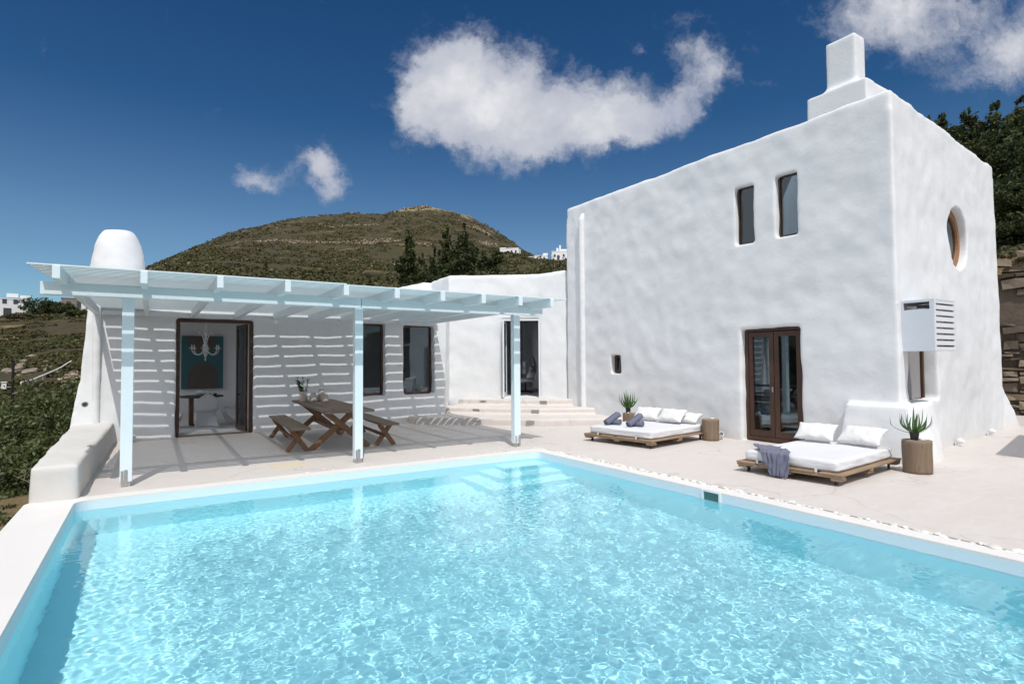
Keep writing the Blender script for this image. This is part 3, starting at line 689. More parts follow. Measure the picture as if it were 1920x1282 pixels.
# white entrance door frame with folded glazed leaf
WHF = PANEL
ang = math.atan2(dn.y, dn.x); cm = (dl + dr) / 2 + nn * .10
ed = V(frame_rect(MB(), (dr - dl).length + .02, 2.28, .05, .10, TM(cm.x, cm.y, .535, ang), False).build('entrance_door', WHF)); ed['label'] = 'white entrance door frame standing open at the top of the steps'
lp = dl + nn * .28 + dn * .10
leafdoor(ed, TM(lp.x, lp.y, .56, ang + R_(80)), .50, 2.2, .05, mat=WHF)
lp = dl + nn * .02 + dn * .06
leafdoor(ed, TM(lp.x - .02, lp.y - .05, .56, ang + R_(96)), .34, 2.2, .05, mat=WHF)
# niche window on the narrow front with a closed blind and dark frame
rzB = math.atan(.0985)
nw = V(frame_rect(MB(), 1.40, 1.58, .06, .05, TM(11.05, yB(11.05) + .25, .89, rzB)).build('niche_window', WOOD_FRAME)); nw['label'] = 'recessed window with closed blind, greyed for the shade under the louvred box'
b_ = MB().box((0, -.03, .79), (1.18, .012, 1.56), 0, 0, TM(10.97, yB(10.97) + .24, .89, rzB)).build('blind', BLIND_SHADED); b_.parent = nw
jb = MB().box((0, -.045, .79), (.07, .06, 1.56), 0, .004, TM(11.62, yB(11.62) + .24, .89, rzB)).build('frame', WOOD_FRAME); jb.parent = nw
# louvred air conditioner box
ac = V(empty('louvre_box', (10.1, 4.3, 1.7))); ac['label'] = 'white louvred air conditioner box fixed high on the wall corner'
x0, x1, y0, y1, z0, z1 = 10.10, 10.86, 3.92, 4.46, 1.71, 2.51
def A(o): o.parent = ac; o.matrix_parent_inverse = Matrix.Translation((-10.1, -4.3, -1.7)); return o
p_ = MB(); p_.box((x0 + .012, (y0 + y1) / 2, (z0 + z1 - .155) / 2), (.024, y1 - y0, z1 - z0 - .155), 0, .003)
p_.box((x0 + .012, (y0 + y1) / 2, z1 - .02), (.024, y1 - y0, .04), 0, .003); p_.box((x0 + .012, y0 + .03, z1 - .0975), (.0235, .06, .115)); p_.box((x0 + .012, y1 - .06, z1 - .0975), (.0235, .12, .115))
A(p_.build('side_panel', ACM))
p_ = MB(); p_.box(((x0 + x1) / 2 + .012, (y0 + y1) / 2, z1 - .010), (x1 - x0 - .03, y1 - y0 - .004, .02)); p_.box(((x0 + x1) / 2 + .012, (y0 + y1) / 2, z0 + .012), (x1 - x0 - .03, y1 - y0 - .004, .02)); p_.box((x1 - .01, (y0 + y1) / 2, (z0 + z1) / 2), (.02, y1 - y0 - .006, z1 - z0 - .05))
A(p_.build('box_case', ACM))
p_ = MB(); p_.box((x0 + .045, y0 + .012, (z0 + z1) / 2), (.042, .022, z1 - z0 - .004)); p_.box((x1 - .03, y0 + .012, (z0 + z1) / 2), (.03, .022, z1 - z0 - .004))
for k in range(9):
    z = z0 + .03 + k * (z1 - z0 - .06) / 8; p_.box(((x0 + x1) / 2 + .01, y0 + .014, z), (x1 - x0 - .10, .018, .064))
A(p_.build('louvre_front', PANEL))
p_ = MB(); p_.box(((x0 + x1) / 2, (y0 + y1) / 2 + .03, z0 + .36), (.6, .34, .62), 0, .02); A(p_.build('air_unit', b_ if False else BLACK if False else PANEL))
# interior finishes: floors and curtains
def curtain(x, y, z0, z1, w_, rz, par=None, gather=1.0, amp=.03, name='curtain'):
    v, f = [], []; nu, nv = 40, 14
    for j in range(nv + 1):
        t = j / nv; ww = w_ * (gather + (1 - gather) * t)
        for i in range(nu + 1):
            u = i / nu; v.append(((u - .5) * ww, amp * math.sin(u * 34 + 1.5 * math.sin(u * 9)) * (1.1 - .5 * t), z0 + (z1 - z0) * t))
    for j in range(nv):
        for i in range(nu): a = j * (nu + 1) + i; f.append((a, a + 1, a + nu + 2, a + nu + 1))
    o = mesh(name, v, f, CURTAIN, None, True); o.location = (x, y, 0); o.rotation_euler = (0, 0, rz); return o
cs = [curtain(10.36, 6.93, .05, 2.25, .26, R_(90), gather=.75), curtain(10.36, 6.50, .05, 2.25, .13, R_(90), gather=.6), curtain(10.38, 6.18, .05, 2.25, .10, R_(90), gather=.5)]
for o, l in zip(cs, ('white curtain at the left edge behind the french door', 'white curtain gathered behind the middle of the french door', 'slim white curtain behind the right leaf of the french door')): tag(o, l, 'curtain', 'curtains behind the french door')
cs = [curtain(10.48, 7.20, 3.7, 5.2, .34, R_(90), gather=1.2, amp=.02), curtain(10.48, 6.36, 3.7, 5.2, .24, R_(90), gather=1.3, amp=.02)]
tag(cs[0], 'grey white curtain behind the left upper window', 'curtain'); tag(cs[1], 'grey white curtain behind the right upper window', 'curtain')
# ------------------------------------------------------------------ pergola
pg = empty('pergola', (2.8, 9.1, 0)); tag(pg, 'pale blue white timber pergola on three posts shading the dining terrace', 'pergola')
def PGc(o, par=None): o.parent = par or pg; o.matrix_parent_inverse = Matrix.Translation((-2.8, -9.1, 0)) if par is None else Matrix(); return o
for i, (x, y, w_) in enumerate(((-.265, 9.07, .135), (2.80, 9.07, .13), (5.80, 9.07, .135))):
    p = MB().box((x, y, 1.265), (w_, .12, 2.40), 0, .006).build('post', BLUEWHITE); PGc(p)
    s_ = MB(); s_.box((x - w_ * .30, y - .064, .115), (.028, .008, .19), 0, .003); s_.box((x + w_ * .30 if i == 2 else x, y - .066, .12), (.04, .008, .20), 0, .003)
    s_.box((x, y, .035), (.10, .10, .07), 0, .003); s_.tube([(x, y - .075, .12), (x, y - .066, .12)], .011, 6); s_.tube([(x, y - .075, .17), (x, y - .066, .17)], .011, 6)
    b = s_.build('post_bracket', STEEL); b.parent = p
PGc(MB().box((.83, 9.065, 2.54), (4.00, .115, .158), 0, .004).build('front_beam', BLUEWHITE))
PGc(MB().box((4.615, 9.065, 2.54), (3.55, .115, .158), 0, .004).build('front_beam', BLUEWHITE))
PGc(MB().box((2.70, 14.16, 2.66), (7.6, .10, .16), 0, .004).build('wall_beam', BLUEWHITE)) if False else None
RX_ = [-.94, -.09, .75, 1.59, 2.40, 3.18, 3.95, 4.70, 5.44, 6.12]
YF, YW = 8.348, 14.10
for x in RX_:
    zz = -.005 * (x + 1) * 1.0
    PGc(MB().box((x, (YF + YW) / 2 - .02, 2.659 + zz * .5), (.075, YW - YF + .02, .150), 0, .004).build('rafter', BLUEWHITE))
# slat cover: one surface of boards across the rafters
sl = MB(); y = YF; k = 0
rnd = random.Random(5)
while y < YW:
    for (xa, xb) in ((-1.21 + .062 * (y - YF), 2.41), (2.42, 6.47)):
        x_off = rnd.uniform(-.006, .006)
        sl.box(((xa + xb) / 2 + x_off, y + .050, 2.745 - .004 * ((xa + xb) / 2)), (xb - xa - .004, .099, .016), 0, 0, Matrix())
    y += .1335; k += 1
PGc(sl.build('slat_cover', BLUEWHITE))
PGc(MB().box((2.85, 14.12, 2.63), (7.4, .05, .09), 0, .003).build('wall_plate', PANEL))

# ------------------------------------------------------------------ picnic set
def plank(mb, c, d, rz=0.0, M=None, wob=.004, seed=0):
    """a slightly irregular plank running along local y"""
    rn = random.Random(seed); n = 14; v = []; f = []
    for i in range(n + 1):
        t = i / n - .5; a = rn.uniform(-wob, wob); b = rn.uniform(-wob, wob); e = rn.uniform(-.002, .002)
        yy = t * d[1] + (rn.uniform(-.008, .008) if i in (0, n) else 0)
        for (sx, sz, o_) in ((-1, -1, a), (1, -1, b), (1, 1, b), (-1, 1, a)):
            v.append(Vector((sx * d[0] / 2 + o_, yy, sz * d[2] / 2 + (e if sz > 0 else 0))))
    for i in range(n):
        for k in range(4): f.append((i * 4 + k, i * 4 + (k + 1) % 4, i * 4 + 4 + (k + 1) % 4, i * 4 + 4 + k))
    f += [(3, 2, 1, 0), tuple(n * 4 + k for k in range(4))]
    T = Matrix.Translation(c) @ Matrix.Rotation(rz, 4, 'Z')
    if M is not None: T = M @ T
    mb.add([T @ q for q in v], f); return mb
def xleg(mb, y, hw, z1, th, dep=.055):
    mb.beam((-hw, y - .001, 0.0), (hw * .80, y - .001, z1), th, dep, (0, 1, 0), .006)
    return mb
t = empty('picnic_table', (3.02, 11.72, 0), R_(-2.5)); tag(t, 'long weathered wood picnic table with crossed plank legs under the pergola', 'table')
tp = MB(); L = 3.55
for k in range(4): plank(tp, (-.32 + k * .213, rnd.uniform(-.01, .01), .735), (.208, L + rnd.uniform(-.04, .04), .042), seed=k + 3)
o = tp.build('tabletop', WOOD_TOP); o.parent = t
for y_ in (-1.02, 1.10):
    for s in (-1, 1):
        m_ = MB(); m_.beam((-s * .52, y_ + s * .03, .01), (s * .30, y_ + s * .03, .715), .058, .105, (0, 0, 1), .008)
        m_.build('leg', WOOD_LEG).parent = t
MB().beam((0, -1.18, .33), (0, 1.26, .33), .085, .07, (0, 0, 1), .01).build('stretcher', WOOD_LEG).parent = t
for y_ in (-1.02, 1.10): MB().box((0, y_, .695), (.72, .07, .036), 0, .006).build('batten', WOOD_LEG).parent = t
def bench_(loc, rz, L, label):
    t = empty('picnic_bench', loc, rz); tag(t, label, 'bench', 'wooden benches at the picnic table')
    tp = MB()
    for k in range(2): plank(tp, (-.085 + k * .168, 0, .43), (.165, L, .036), seed=k + 13)
    tp.build('seat', WOOD_TOP).parent = t
    for y_ in (-L / 2 + .38, L / 2 - .38):
        for s in (-1, 1):
            MB().beam((-s * .17, y_ + s * .025, .005), (s * .12, y_ + s * .025, .41), .045, .085, (0, 0, 1), .006).build('leg', WOOD_LEG).parent = t
    MB().beam((0, -L / 2 + .30, .19), (0, L / 2 - .30, .19), .05, .05, (0, 0, 1), .006).build('stretcher', WOOD_LEG).parent = t
    return t
bench_((2.28, 11.9, 0), R_(-2.5), 3.0, 'low wooden bench with crossed legs left of the picnic table')
bench_((3.88, 11.75, 0), R_(-3.5), 3.0, 'low wooden bench with crossed legs right of the picnic table')
# things on the table
def jar(loc, r, h, label, wire=False):
    t = empty('lantern_jar', loc); tag(t, label, 'lantern', 'woven glass lanterns on the picnic table')
    prof = [(r * .78, 0), (r * .98, h * .12), (r, h * .45), (r * .88, h * .75), (r * .62, h * .97), (r * .60, h)]
    MB().lathe(prof, n=22).build('jar_body', JARM, t, True)
    MB().lathe([(r * .60, h), (r * .66, h + .004), (r * .66, h + .014), (r * .60, h + .016)], n=22, closed=False).build('rim', STEEL, t, True)
    if wire: MB().tube([(r * .62 * math.cos(a), 0, h + r * 1.0 * math.sin(a)) for a in np.linspace(0, math.pi, 12)], .003, 5).build('handle', STEEL, t)
    return t
def b_jar(t):
    g = obco(t); sp = t.n('ShaderNodeSeparateXYZ', {0: g}); ang = t.m('ARCTAN2', sp.outputs[1], sp.outputs[0])
    a = t.m('SINE', t.m('ADD', t.m('MULTIPLY', ang, 14.0), t.m('MULTIPLY', sp.outputs[2], 160.0))); b = t.m('SINE', t.m('SUBTRACT', t.m('MULTIPLY', ang, 14.0), t.m('MULTIPLY', sp.outputs[2], 160.0)))
    k = t.m('MAXIMUM', a, b)
    return principled(t, t.mix(t.ramp(k, [(.3, (0, 0, 0)), (.75, (1, 1, 1))]), (.26, .21, .18, 1), (.62, .58, .54, 1)), .6, k, .5, .004)
JARM = pmat('woven_jar', b_jar)
zt = .757
jar((2.92, 12.55, zt), .085, .185, 'round woven white lantern, largest of the group on the picnic table')
jar((3.10, 12.28, zt), .072, .15, 'small woven white lantern nearest the camera on the table', True)
jar((3.13, 12.72, zt), .09, .24, 'tall woven lantern at the back of the group on the table', True)
v_ = empty('vase', (2.76, 12.75, zt)); tag(v_, 'ribbed pinkish vase holding green leafy sprigs on the picnic table', 'vase')
VASE = pmat('vase_ceramic', lambda t: principled(t, t.mix(t.m('MULTIPLY_ADD', t.m('SINE', t.m('MULTIPLY', t.m('ARCTAN2', t.n('ShaderNodeSeparateXYZ', {0: obco(t)}).outputs[1], t.n('ShaderNodeSeparateXYZ', {0: obco(t)}).outputs[0]), 22.0)), .5, .5), (.34, .25, .22, 1), (.60, .52, .48, 1)), .5))
MB().lathe([(.078, 0), (.082, .02), (.078, .20), (.070, .225), (.064, .225), (.062, .05)], n=26).build('vase_body', VASE, v_, True)
# leaf mesh helper with per face tint
def leaf_mesh(name, quads, mat, parent=None, tints=None):
    """quads: list of (centre, u, v)"""
    n = len(quads); co = np.empty((n, 4, 3))
    C0 = np.array([q[0] for q in quads]); U = np.array([q[1] for q in quads]); Vv = np.array([q[2] for q in quads])
    co[:, 0] = C0 - Vv; co[:, 1] = C0 + U * .8; co[:, 2] = C0 + Vv; co[:, 3] = C0 - U * .8
    me = bpy.data.meshes.new(name)
    me.vertices.add(n * 4); me.vertices.foreach_set('co', co.ravel())
    me.loops.add(n * 4); me.loops.foreach_set('vertex_index', np.arange(n * 4))
    me.polygons.add(n); me.polygons.foreach_set('loop_start', np.arange(0, n * 4, 4))
    me.update(calc_edges=True)
    at_ = me.attributes.new('tint', 'FLOAT', 'FACE'); at_.data.foreach_set('value', np.array(tints if tints is not None else np.random.default_rng(1).random(n), dtype=np.float32))
    return link(name, me, mat, parent)
rl = random.Random(11); q = []; st = MB()
for s in range(7):
    a = rl.uniform(0, 6.28); tip = Vector((.10 * math.cos(a) - .02, .10 * math.sin(a), .36 + rl.uniform(.0, .15))); pts = [Vector((0, 0, .12)) + (tip - Vector((0, 0, .12))) * t_ + Vector((.02 * math.sin(t_ * 3 + a), 0, 0)) for t_ in np.linspace(0, 1, 7)]
    st.tube(pts, .003, 5)
    for p in pts[2:]:
        for _ in range(9):
            d = Vector((rl.gauss(0, 1), rl.gauss(0, 1), rl.gauss(0, .8))).normalized(); e = d.cross(Vector((rl.random(), rl.random(), 1))).normalized()
            q.append((p + d * .026, e * .014, d * .024))
st.build('stem', LEAF_POT, v_); leaf_mesh('leaves', q, LEAF_POT, v_)

# ------------------------------------------------------------------ day beds
def cushion(name, w_, d_, h_, mat, parent=None, seed=0, wr=.013, n=34, pinch=.10):
    """soft pillow: superellipse plan, pinched corners, wrinkles"""
    v, f = [], []
    for side in (1, -1):
        for j in range(n + 1):
            for i in range(n + 1):
                u = i / n * 2 - 1; t_ = j / n * 2 - 1
                e = max(0, (1 - abs(u) ** 2.6)) ** .5 * max(0, (1 - abs(t_) ** 2.6)) ** .5
                px = u * w_ / 2 * (1 - pinch * (1 - abs(t_) ** 2) * abs(u) ** 4 * .8); py = t_ * d_ / 2 * (1 - pinch * (1 - abs(u) ** 2) * abs(t_) ** 4)
                p = Vector((px * 6 + seed, py * 6, side)); z = side * h_ / 2 * e
                edge = max(abs(u), abs(t_))
                z += wr * noise.noise(p * 1.2) * 1.5 * e + wr * 1.2 * math.sin((px * 30 + py * 18) + 4 * noise.noise(p * .8)) * max(0, edge - .45) * (1 if edge < .98 else 0)
                v.append((px, py, z))
    N = (n + 1) * (n + 1)
    for s in range(2):
        for j in range(n):
            for i in range(n):
                a = s * N + j * (n + 1) + i; qd = (a, a + 1, a + n + 2, a + n + 1); f.append(qd if s == 0 else qd[::-1])
    me = bpy.data.meshes.new(name); me.from_pydata(v, [], f)
    bm = bmesh.new(); bm.from_mesh(me); bmesh.ops.remove_doubles(bm, verts=bm.verts, dist=.0006); bm.to_mesh(me); bm.free(); me.update()
    return link(name, me, mat, parent, True)
def mattress(parent, lx, ly, h, z0, seed):
    bm = bmesh.new(); bmesh.ops.create_cube(bm, size=1)
    for q_ in bm.verts: q_.co = Vector((q_.co.x * lx, q_.co.y * ly, q_.co.z * h))
    bmesh.ops.subdivide_edges(bm, edges=bm.edges[:], cuts=26, use_grid_fill=True)
    r = .045
    for q_ in bm.verts:
        c = q_.co; i_ = Vector((max(-lx / 2 + r * 2, min(lx / 2 - r * 2, c.x)), max(-ly / 2 + r * 2, min(ly / 2 - r * 2, c.y)), max(-h / 2 + r, min(h / 2 - r, c.z))))
        d = c - i_
        if d.length > 1e-6:
            m_ = max(abs(d.x), abs(d.y), abs(d.z)); d = d.normalized() * (r if m_ > 0 else 0) * 1.0 * (m_ / (r * (2 if abs(d.z) < 1e-6 or max(abs(d.x), abs(d.y)) > abs(d.z) else 1)) if False else 1); q_.co = i_ + d
            q_.co.x += (1 if d.x > 0 else -1) * (r if abs(d.x) > .6 * r else 0) * 0
        p = Vector((c.x * 3 + seed, c.y * 3, c.z * 3))
        top = 1 if c.z > h / 2 - .01 else 0
        q_.co.z += top * (.006 * noise.noise(p) + .003 * noise.noise(p * 3))
        side = 1 - top
        q_.co += Vector((d.x, d.y, 0)).normalized() * side * (.010 * noise.noise(Vector((c.x * 5 + seed, c.y * 5, c.z * 16))) + .005 * noise.noise(Vector((c.x * 14, c.y * 14, c.z * 40)))) if side and (abs(d.x) + abs(d.y)) > 1e-5 else Vector((0, 0, 0))
        q_.co.z += z0 + h / 2
    me = bpy.data.meshes.new('mattress'); bm.to_mesh(me); bm.free()
    return link('mattress', me, SHEET, parent, True)
def daybed(loc, rz, lx, ly, label, seed):
    t = empty('pallet_daybed', loc, rz); tag(t, label, 'daybed', 'pallet day beds by the pool')
    # local x: length away from the pool, origin at the centre
    rn = random.Random(seed)
    for k in range(5):
        y_ = -ly / 2 + .06 + k * (ly - .12) / 4
    # deck boards run along x, on cross boards along y
    segs = [(-ly / 2, -.30 * ly), (-.25 * ly, .02 * ly), (.06 * ly, .26 * ly), (.31 * ly, ly / 2)]
    for k, (a, b) in enumerate(segs):
        m_ = MB(); m_.box((0, (a + b) / 2, .140), (lx, b - a, .024), 0, .003); m_.build('top_board', WOOD_PALLET).parent = t
    for k, x_ in enumerate((-lx / 2 + .06, -.05, lx / 2 - .08)):
        m_ = MB(); m_.box((x_, 0, .112), (.11, ly - .01, .026), 0, .003)
        m_.build('cross_board', WOOD_PALLET).parent = t
        for y_ in (-ly / 2 + .08, 0, ly / 2 - .08):
            MB().box((x_ + (.0 if k else .03), y_, .081), (.16, .12, .034), 0, .004).build('block', WOOD_PALLET).parent = t
    for x_ in (-lx / 2 + .12, lx / 2 - .14):
        for y_ in (-ly / 2 + .12, ly / 2 - .12):
            c = MB(); c.lathe([(.0285, -.010), (.0285, .010)], n=14, M=Matrix.Translation((x_, y_, .0285)) @ Matrix.Rotation(R_(90), 4, 'X')); c.box((x_, y_, .058), (.034, .030, .012)); c.build('caster', BLACK).parent = t
    mt = mattress(t, lx - .08, ly - .07, .155, .152, seed)
    for y_ in (-.27 * ly, .29 * ly):
        m_ = MB(); m_.box((-lx / 2 + .028, y_, .165), (.012, .03, .05), 0, .003); m_.build('strap', SHEET).parent = t
    return t
B1, B1R = (8.42, 8.30, 0), R_(9.0)
B2, B2R = (8.18, 4.66, 0), R_(5.5)
d1 = daybed(B1, B1R, 1.95, 1.62, 'pallet day bed with white mattress, farther of the two, carrying rolled towels', 3)
d2 = daybed(B2, B2R, 1.98, 1.42, 'pallet day bed with white mattress, nearer of the two, with a towel over its edge', 8)
def onbed(B, rz, x, y, z): c, s = math.cos(rz), math.sin(rz); return (B[0] + x * c - y * s, B[1] + x * s + y * c, z)
ZM = .307
def pillow(B, BR, x, y, w_, d_, h_, tilt, yaw, label, grp, seed):
    o = cushion('pillow', w_, d_, h_, PILLOW, seed=seed); o.location = onbed(B, BR, x, y, ZM + d_ / 2 * math.sin(tilt) + h_ * .30)
    o.rotation_euler = Matrix.Rotation(BR + yaw - math.pi / 2, 3, 'Z').to_4x4().to_3x3().to_euler() if False else (Matrix.Rotation(BR + yaw - math.pi / 2, 4, 'Z') @ Matrix.Rotation(tilt, 4, 'X')).to_euler()
    tag(o, label, 'pillow', grp); return o
pillow(B2, B2R, .66, .34, .58, .34, .15, R_(42), R_(4), 'white pillow left of the two propped on the nearer day bed', 'pillows on the nearer day bed', 1)
pillow(B2, B2R, .70, -.30, .62, .35, .15, R_(40), R_(-6), 'white pillow right of the two propped on the nearer day bed', 'pillows on the nearer day bed', 5)
pillow(B1, B1R, .62, .42, .58, .34, .15, R_(42), R_(6), 'white pillow leftmost on the farther day bed', 'pillows on the farther day bed', 9)
pillow(B1, B1R, .58, -.20, .60, .35, .15, R_(40), R_(-2), 'creased white pillow in the middle of the farther day bed', 'pillows on the farther day bed', 13)
pillow(B1, B1R, .80, -.42, .56, .34, .13, R_(26), R_(2), 'white pillow rightmost, half hidden on the farther day bed', 'pillows on the farther day bed', 17)
# rolled towels
def roll(parent, L_, r, M, seed, name='roll'):
    v, f = [], []; turns = 3.2; n = 84; nz = 10
    for j in range(nz + 1):
        for i in range(n + 1):
            a = i / n * turns * 2 * math.pi; rr_ = r * (.22 + .78 * i / n) + .002 * noise.noise(Vector((a, j * .4, seed)))
            v.append(M @ Vector((rr_ * math.cos(a), (j / nz - .5) * L_ + .006 * noise.noise(Vector((a * .7, seed, j))), rr_ * math.sin(a) * .92)))
    for j in range(nz):
        for i in range(n): a = j * (n + 1) + i; f.append((a, a + 1, a + n + 2, a + n + 1))
    o = mesh(name, v, f, TOWEL, parent, True)
    sm = o.modifiers.new('s', 'SOLIDIFY'); sm.thickness = .010; sm.offset = 0
    return o
def towels(B, BR, x, y, label):
    t = empty('towel_stack', onbed(B, BR, x, y, ZM - .002), BR); tag(t, label, 'towels', 'rolled towels on the farther day bed')
    roll(t, .27, .060, Matrix.Translation((.05, 0, .056)) @ Matrix.Rotation(R_(8), 4, 'Z'), x)
    roll(t, .36, .068, Matrix.Translation((.015, .02, .125)) @ Matrix.Rotation(R_(90 - 14), 4, 'Z') @ Matrix.Rotation(R_(-27), 4, 'X'), y + 3)
    return t
towels(B1, B1R, -.52, .44, 'blue grey rolled towels, left pair on the farther day bed')
towels(B1, B1R, -.46, -.06, 'blue grey rolled towels, right pair on the farther day bed')
# towel draped over the edge of the nearer bed
v, f = [], []; nu, nv = 46, 70; Ld = 1.06
bz0 = ZM + .004
for j in range(nv + 1):
    t_ = j / nv
    for i in range(nu + 1):
        u = i / nu - .5
        s_ = t_ * Ld; wd = .46 - .24 * t_ + .12 * math.sin(t_ * 3.1)
        skew = .40 * (1 - t_) ** 1.2 - .06 * t_           # slants across the mattress
        k = s_ - .66                    # distance past the edge
        lx_ = -.99 + .045
        yy = .10 + u * wd + skew * .9 + .02 * math.sin(t_ * 7)
        fold = .024 * math.sin(u * 15 + 4 * math.sin(t_ * 4) + 2 * noise.noise(Vector((u * 4, t_ * 3, 0)))) * (.45 + .8 * t_) + .022 * noise.noise(Vector((u * 6, t_ * 7, 4)))
        if k < 0: X = lx_ + (-k) * .62; Zz = bz0 + .014 + abs(fold) * .9 + .012
        elif k < .05: X = lx_ - k * .8; Zz = bz0 + .016 - k * .25 + abs(fold) * .5; X -= .01 + abs(fold) * .6
        else: X = lx_ - .045 - .012 - .02 * min(1, (k - .05) * 5) - abs(fold) * .9; Zz = bz0 + .003 - (k - .05) * .92 + .012
        v.append((X, yy, max(Zz, .03)))
for j in range(nv):
    for i in range(nu): a = j * (nu + 1) + i; f.append((a, a + 1, a + nu + 2, a + nu + 1))
tw_ = mesh('draped_towel', v, f, TOWEL, None, True, B2, (0, 0, B2R)); m_ = tw_.modifiers.new('s', 'SOLIDIFY'); m_.thickness = .008; m_.offset = 1
tag(tw_, 'blue grey towel spread crumpled over the front edge of the nearer day bed', 'towel')
o = MB().lathe([(.001, 0), (.03, .004), (.036, .016), (.024, .028), (.001, .031)], n=16).build('white_pebble', PEBBLE, None, True, onbed(B2, B2R, -.72, .16, ZM + .045)); o.scale = (1.6, 1, 1)
tag(o, 'white stone resting on the draped towel', 'stone')

# ------------------------------------------------------------------ log stools, aloes, stones
def stump(loc, r, h, label, seed):
    n, m_ = 44, 12; v, f, mi = [], [], []
    for j in range(m_ + 1):
        for i in range(n):
            a = 2 * math.pi * i / n; p = Vector((math.cos(a) * 1.3, math.sin(a) * 1.3, j * .12 + seed))
            rr_ = r * (1 + .05 * noise.noise(p) + .022 * noise.noise(Vector((math.cos(a) * 6, math.sin(a) * 6, seed + j * .08))))
            if abs(a - 4.1) < .05: rr_ *= .95
            rr_ *= (.985 if j in (0, m_) else 1)
            v.append((rr_ * math.cos(a), rr_ * math.sin(a), h * j / m_))
    for j in range(m_):
        for i in range(n): f.append((j * n + i, j * n + (i + 1) % n, (j + 1) * n + (i + 1) % n, (j + 1) * n + i)); mi.append(0)
    f.append([m_ * n + i for i in range(n)]); mi.append(1); f.append([i for i in range(n)][::-1]); mi.append(1)
    o = mesh('log_stool', v, f, [LOG, LOGTOP], None, False, loc); o.data.polygons.foreach_set('material_index', mi)
    o.data.polygons.foreach_set('use_smooth', [len(q_) == 4 for q_ in f]); tag(o, label, 'stool', 'sawn log side tables'); return o
stump((9.10, 3.79, 0), .178, .455, 'sawn log side table carrying the larger aloe beside the nearer day bed', 1)
stump((9.42, 7.55, 0), .165, .42, 'cracked log side table between the far day bed and the french door', 5)
stump((9.22, 9.62, 0), .15, .40, 'small log side table with aloe behind the farther day bed', 9)
def aloe(loc, r, hp, size, n, label, seed):
    t = empty('aloe_plant', loc); tag(t, label, 'plant', 'potted aloes on log tables'); rn = random.Random(seed)
    pm = MB(); pm.lathe([(r * .78, 0), (r, hp), (r * .93, hp), (r * .90, hp - .012)], n=4 if False else 24); o = pm.build('pot', POT, t); autosmooth(o)
    lv = MB()
    for k in range(n):
        a = k * 2.39996 + rn.uniform(-.2, .2); ring_ = k / n; out = (.16 + .62 * (1 - ring_)) * size * rn.uniform(.8, 1.15); hh = size * (.62 + .38 * ring_) * rn.uniform(.82, 1.12)
        d = Vector((math.cos(a), math.sin(a), 0)); sd_ = Vector((-d.y, d.x, 0)); N = 9; w0 = .020 * size / .33
        pts = []; bend = rn.uniform(.8, 1.3); tw__ = rn.uniform(-.05, .05)
        for i in range(N + 1):
            t_ = i / N; pts.append(d * (out * math.sin(min(1.45, t_ * 1.9 * bend)) + .01) + sd_ * tw__ * t_ * t_ + Vector((0, 0, hp - .01 + hh * t_ ** 1.35)))
        vs_ = []
        for i, p in enumerate(pts):
            t_ = i / N; w_ = w0 * (1 - t_) ** .8 * (.75 + .6 * min(1, t_ * 3)) + .0012
            vs_ += [p - sd_ * w_, p - d * w_ * .35 - Vector((0, 0, w_ * .5)), p + sd_ * w_, p + d * w_ * .15]
        fs_ = [[i * 4 + k_, i * 4 + (k_ + 1) % 4, i * 4 + 4 + (k_ + 1) % 4, i * 4 + 4 + k_] for i in range(N) for k_ in range(4)]
        lv.add(vs_, fs_)
    o = lv.build('leaves', ALOE, t, True)
    at_ = o.data.attributes.new('tint', 'FLOAT', 'FACE'); at_.data.foreach_set('value', np.repeat(np.random.default_rng(seed).random(n), 36).astype(np.float32)[:len(o.data.polygons)])
    return t
aloe((9.08, 3.81, .456), .060, .105, .34, 17, 'larger aloe with spreading curved leaves in a black pot on the near log', 4)
aloe((9.20, 9.64, .402), .060, .115, .40, 20, 'upright aloe in a black pot on the log behind the far day bed', 7)
def stone(loc, s, label, grp=None, seed=0):
    o = STN[seed % len(STN)]; c = bpy.data.objects.new('white_pebble', o); C.objects.link(c); c.location = loc; c.scale = s; c.rotation_euler = (0, 0, seed * 1.7); tag(c, label, 'pebble', grp); return c
STN = []
for k in range(6):
    bm = bmesh.new(); bmesh.ops.create_icosphere(bm, subdivisions=3, radius=1)
    for q_ in bm.verts: q_.co *= 1 + .22 * noise.noise(q_.co * .9 + Vector((k * 3, 1, 2))) + .05 * noise.noise(q_.co * 3 + Vector((k, 0, 0)))
    me = bpy.data.meshes.new('pebble'); bm.to_mesh(me); bm.free(); me.materials.append(PEBBLE); me.polygons.foreach_set('use_smooth', [True] * len(me.polygons)); STN.append(me)
stone((9.06, 3.70, .468), (.040, .028, .014), 'flat white stone left of two on the near log table', 'white stones on the near log table', 1)
stone((9.15, 3.69, .470), (.036, .030, .016), 'flat white stone right of two on the near log table', 'white stones on the near log table', 2)
stone((9.40, 7.49, .434), (.040, .028, .016), 'white stone on the bare log by the french door', None, 3)
stone((9.12, 9.55, .412), (.045, .03, .014), 'white stone beside the pot on the farthest log table', None, 4)
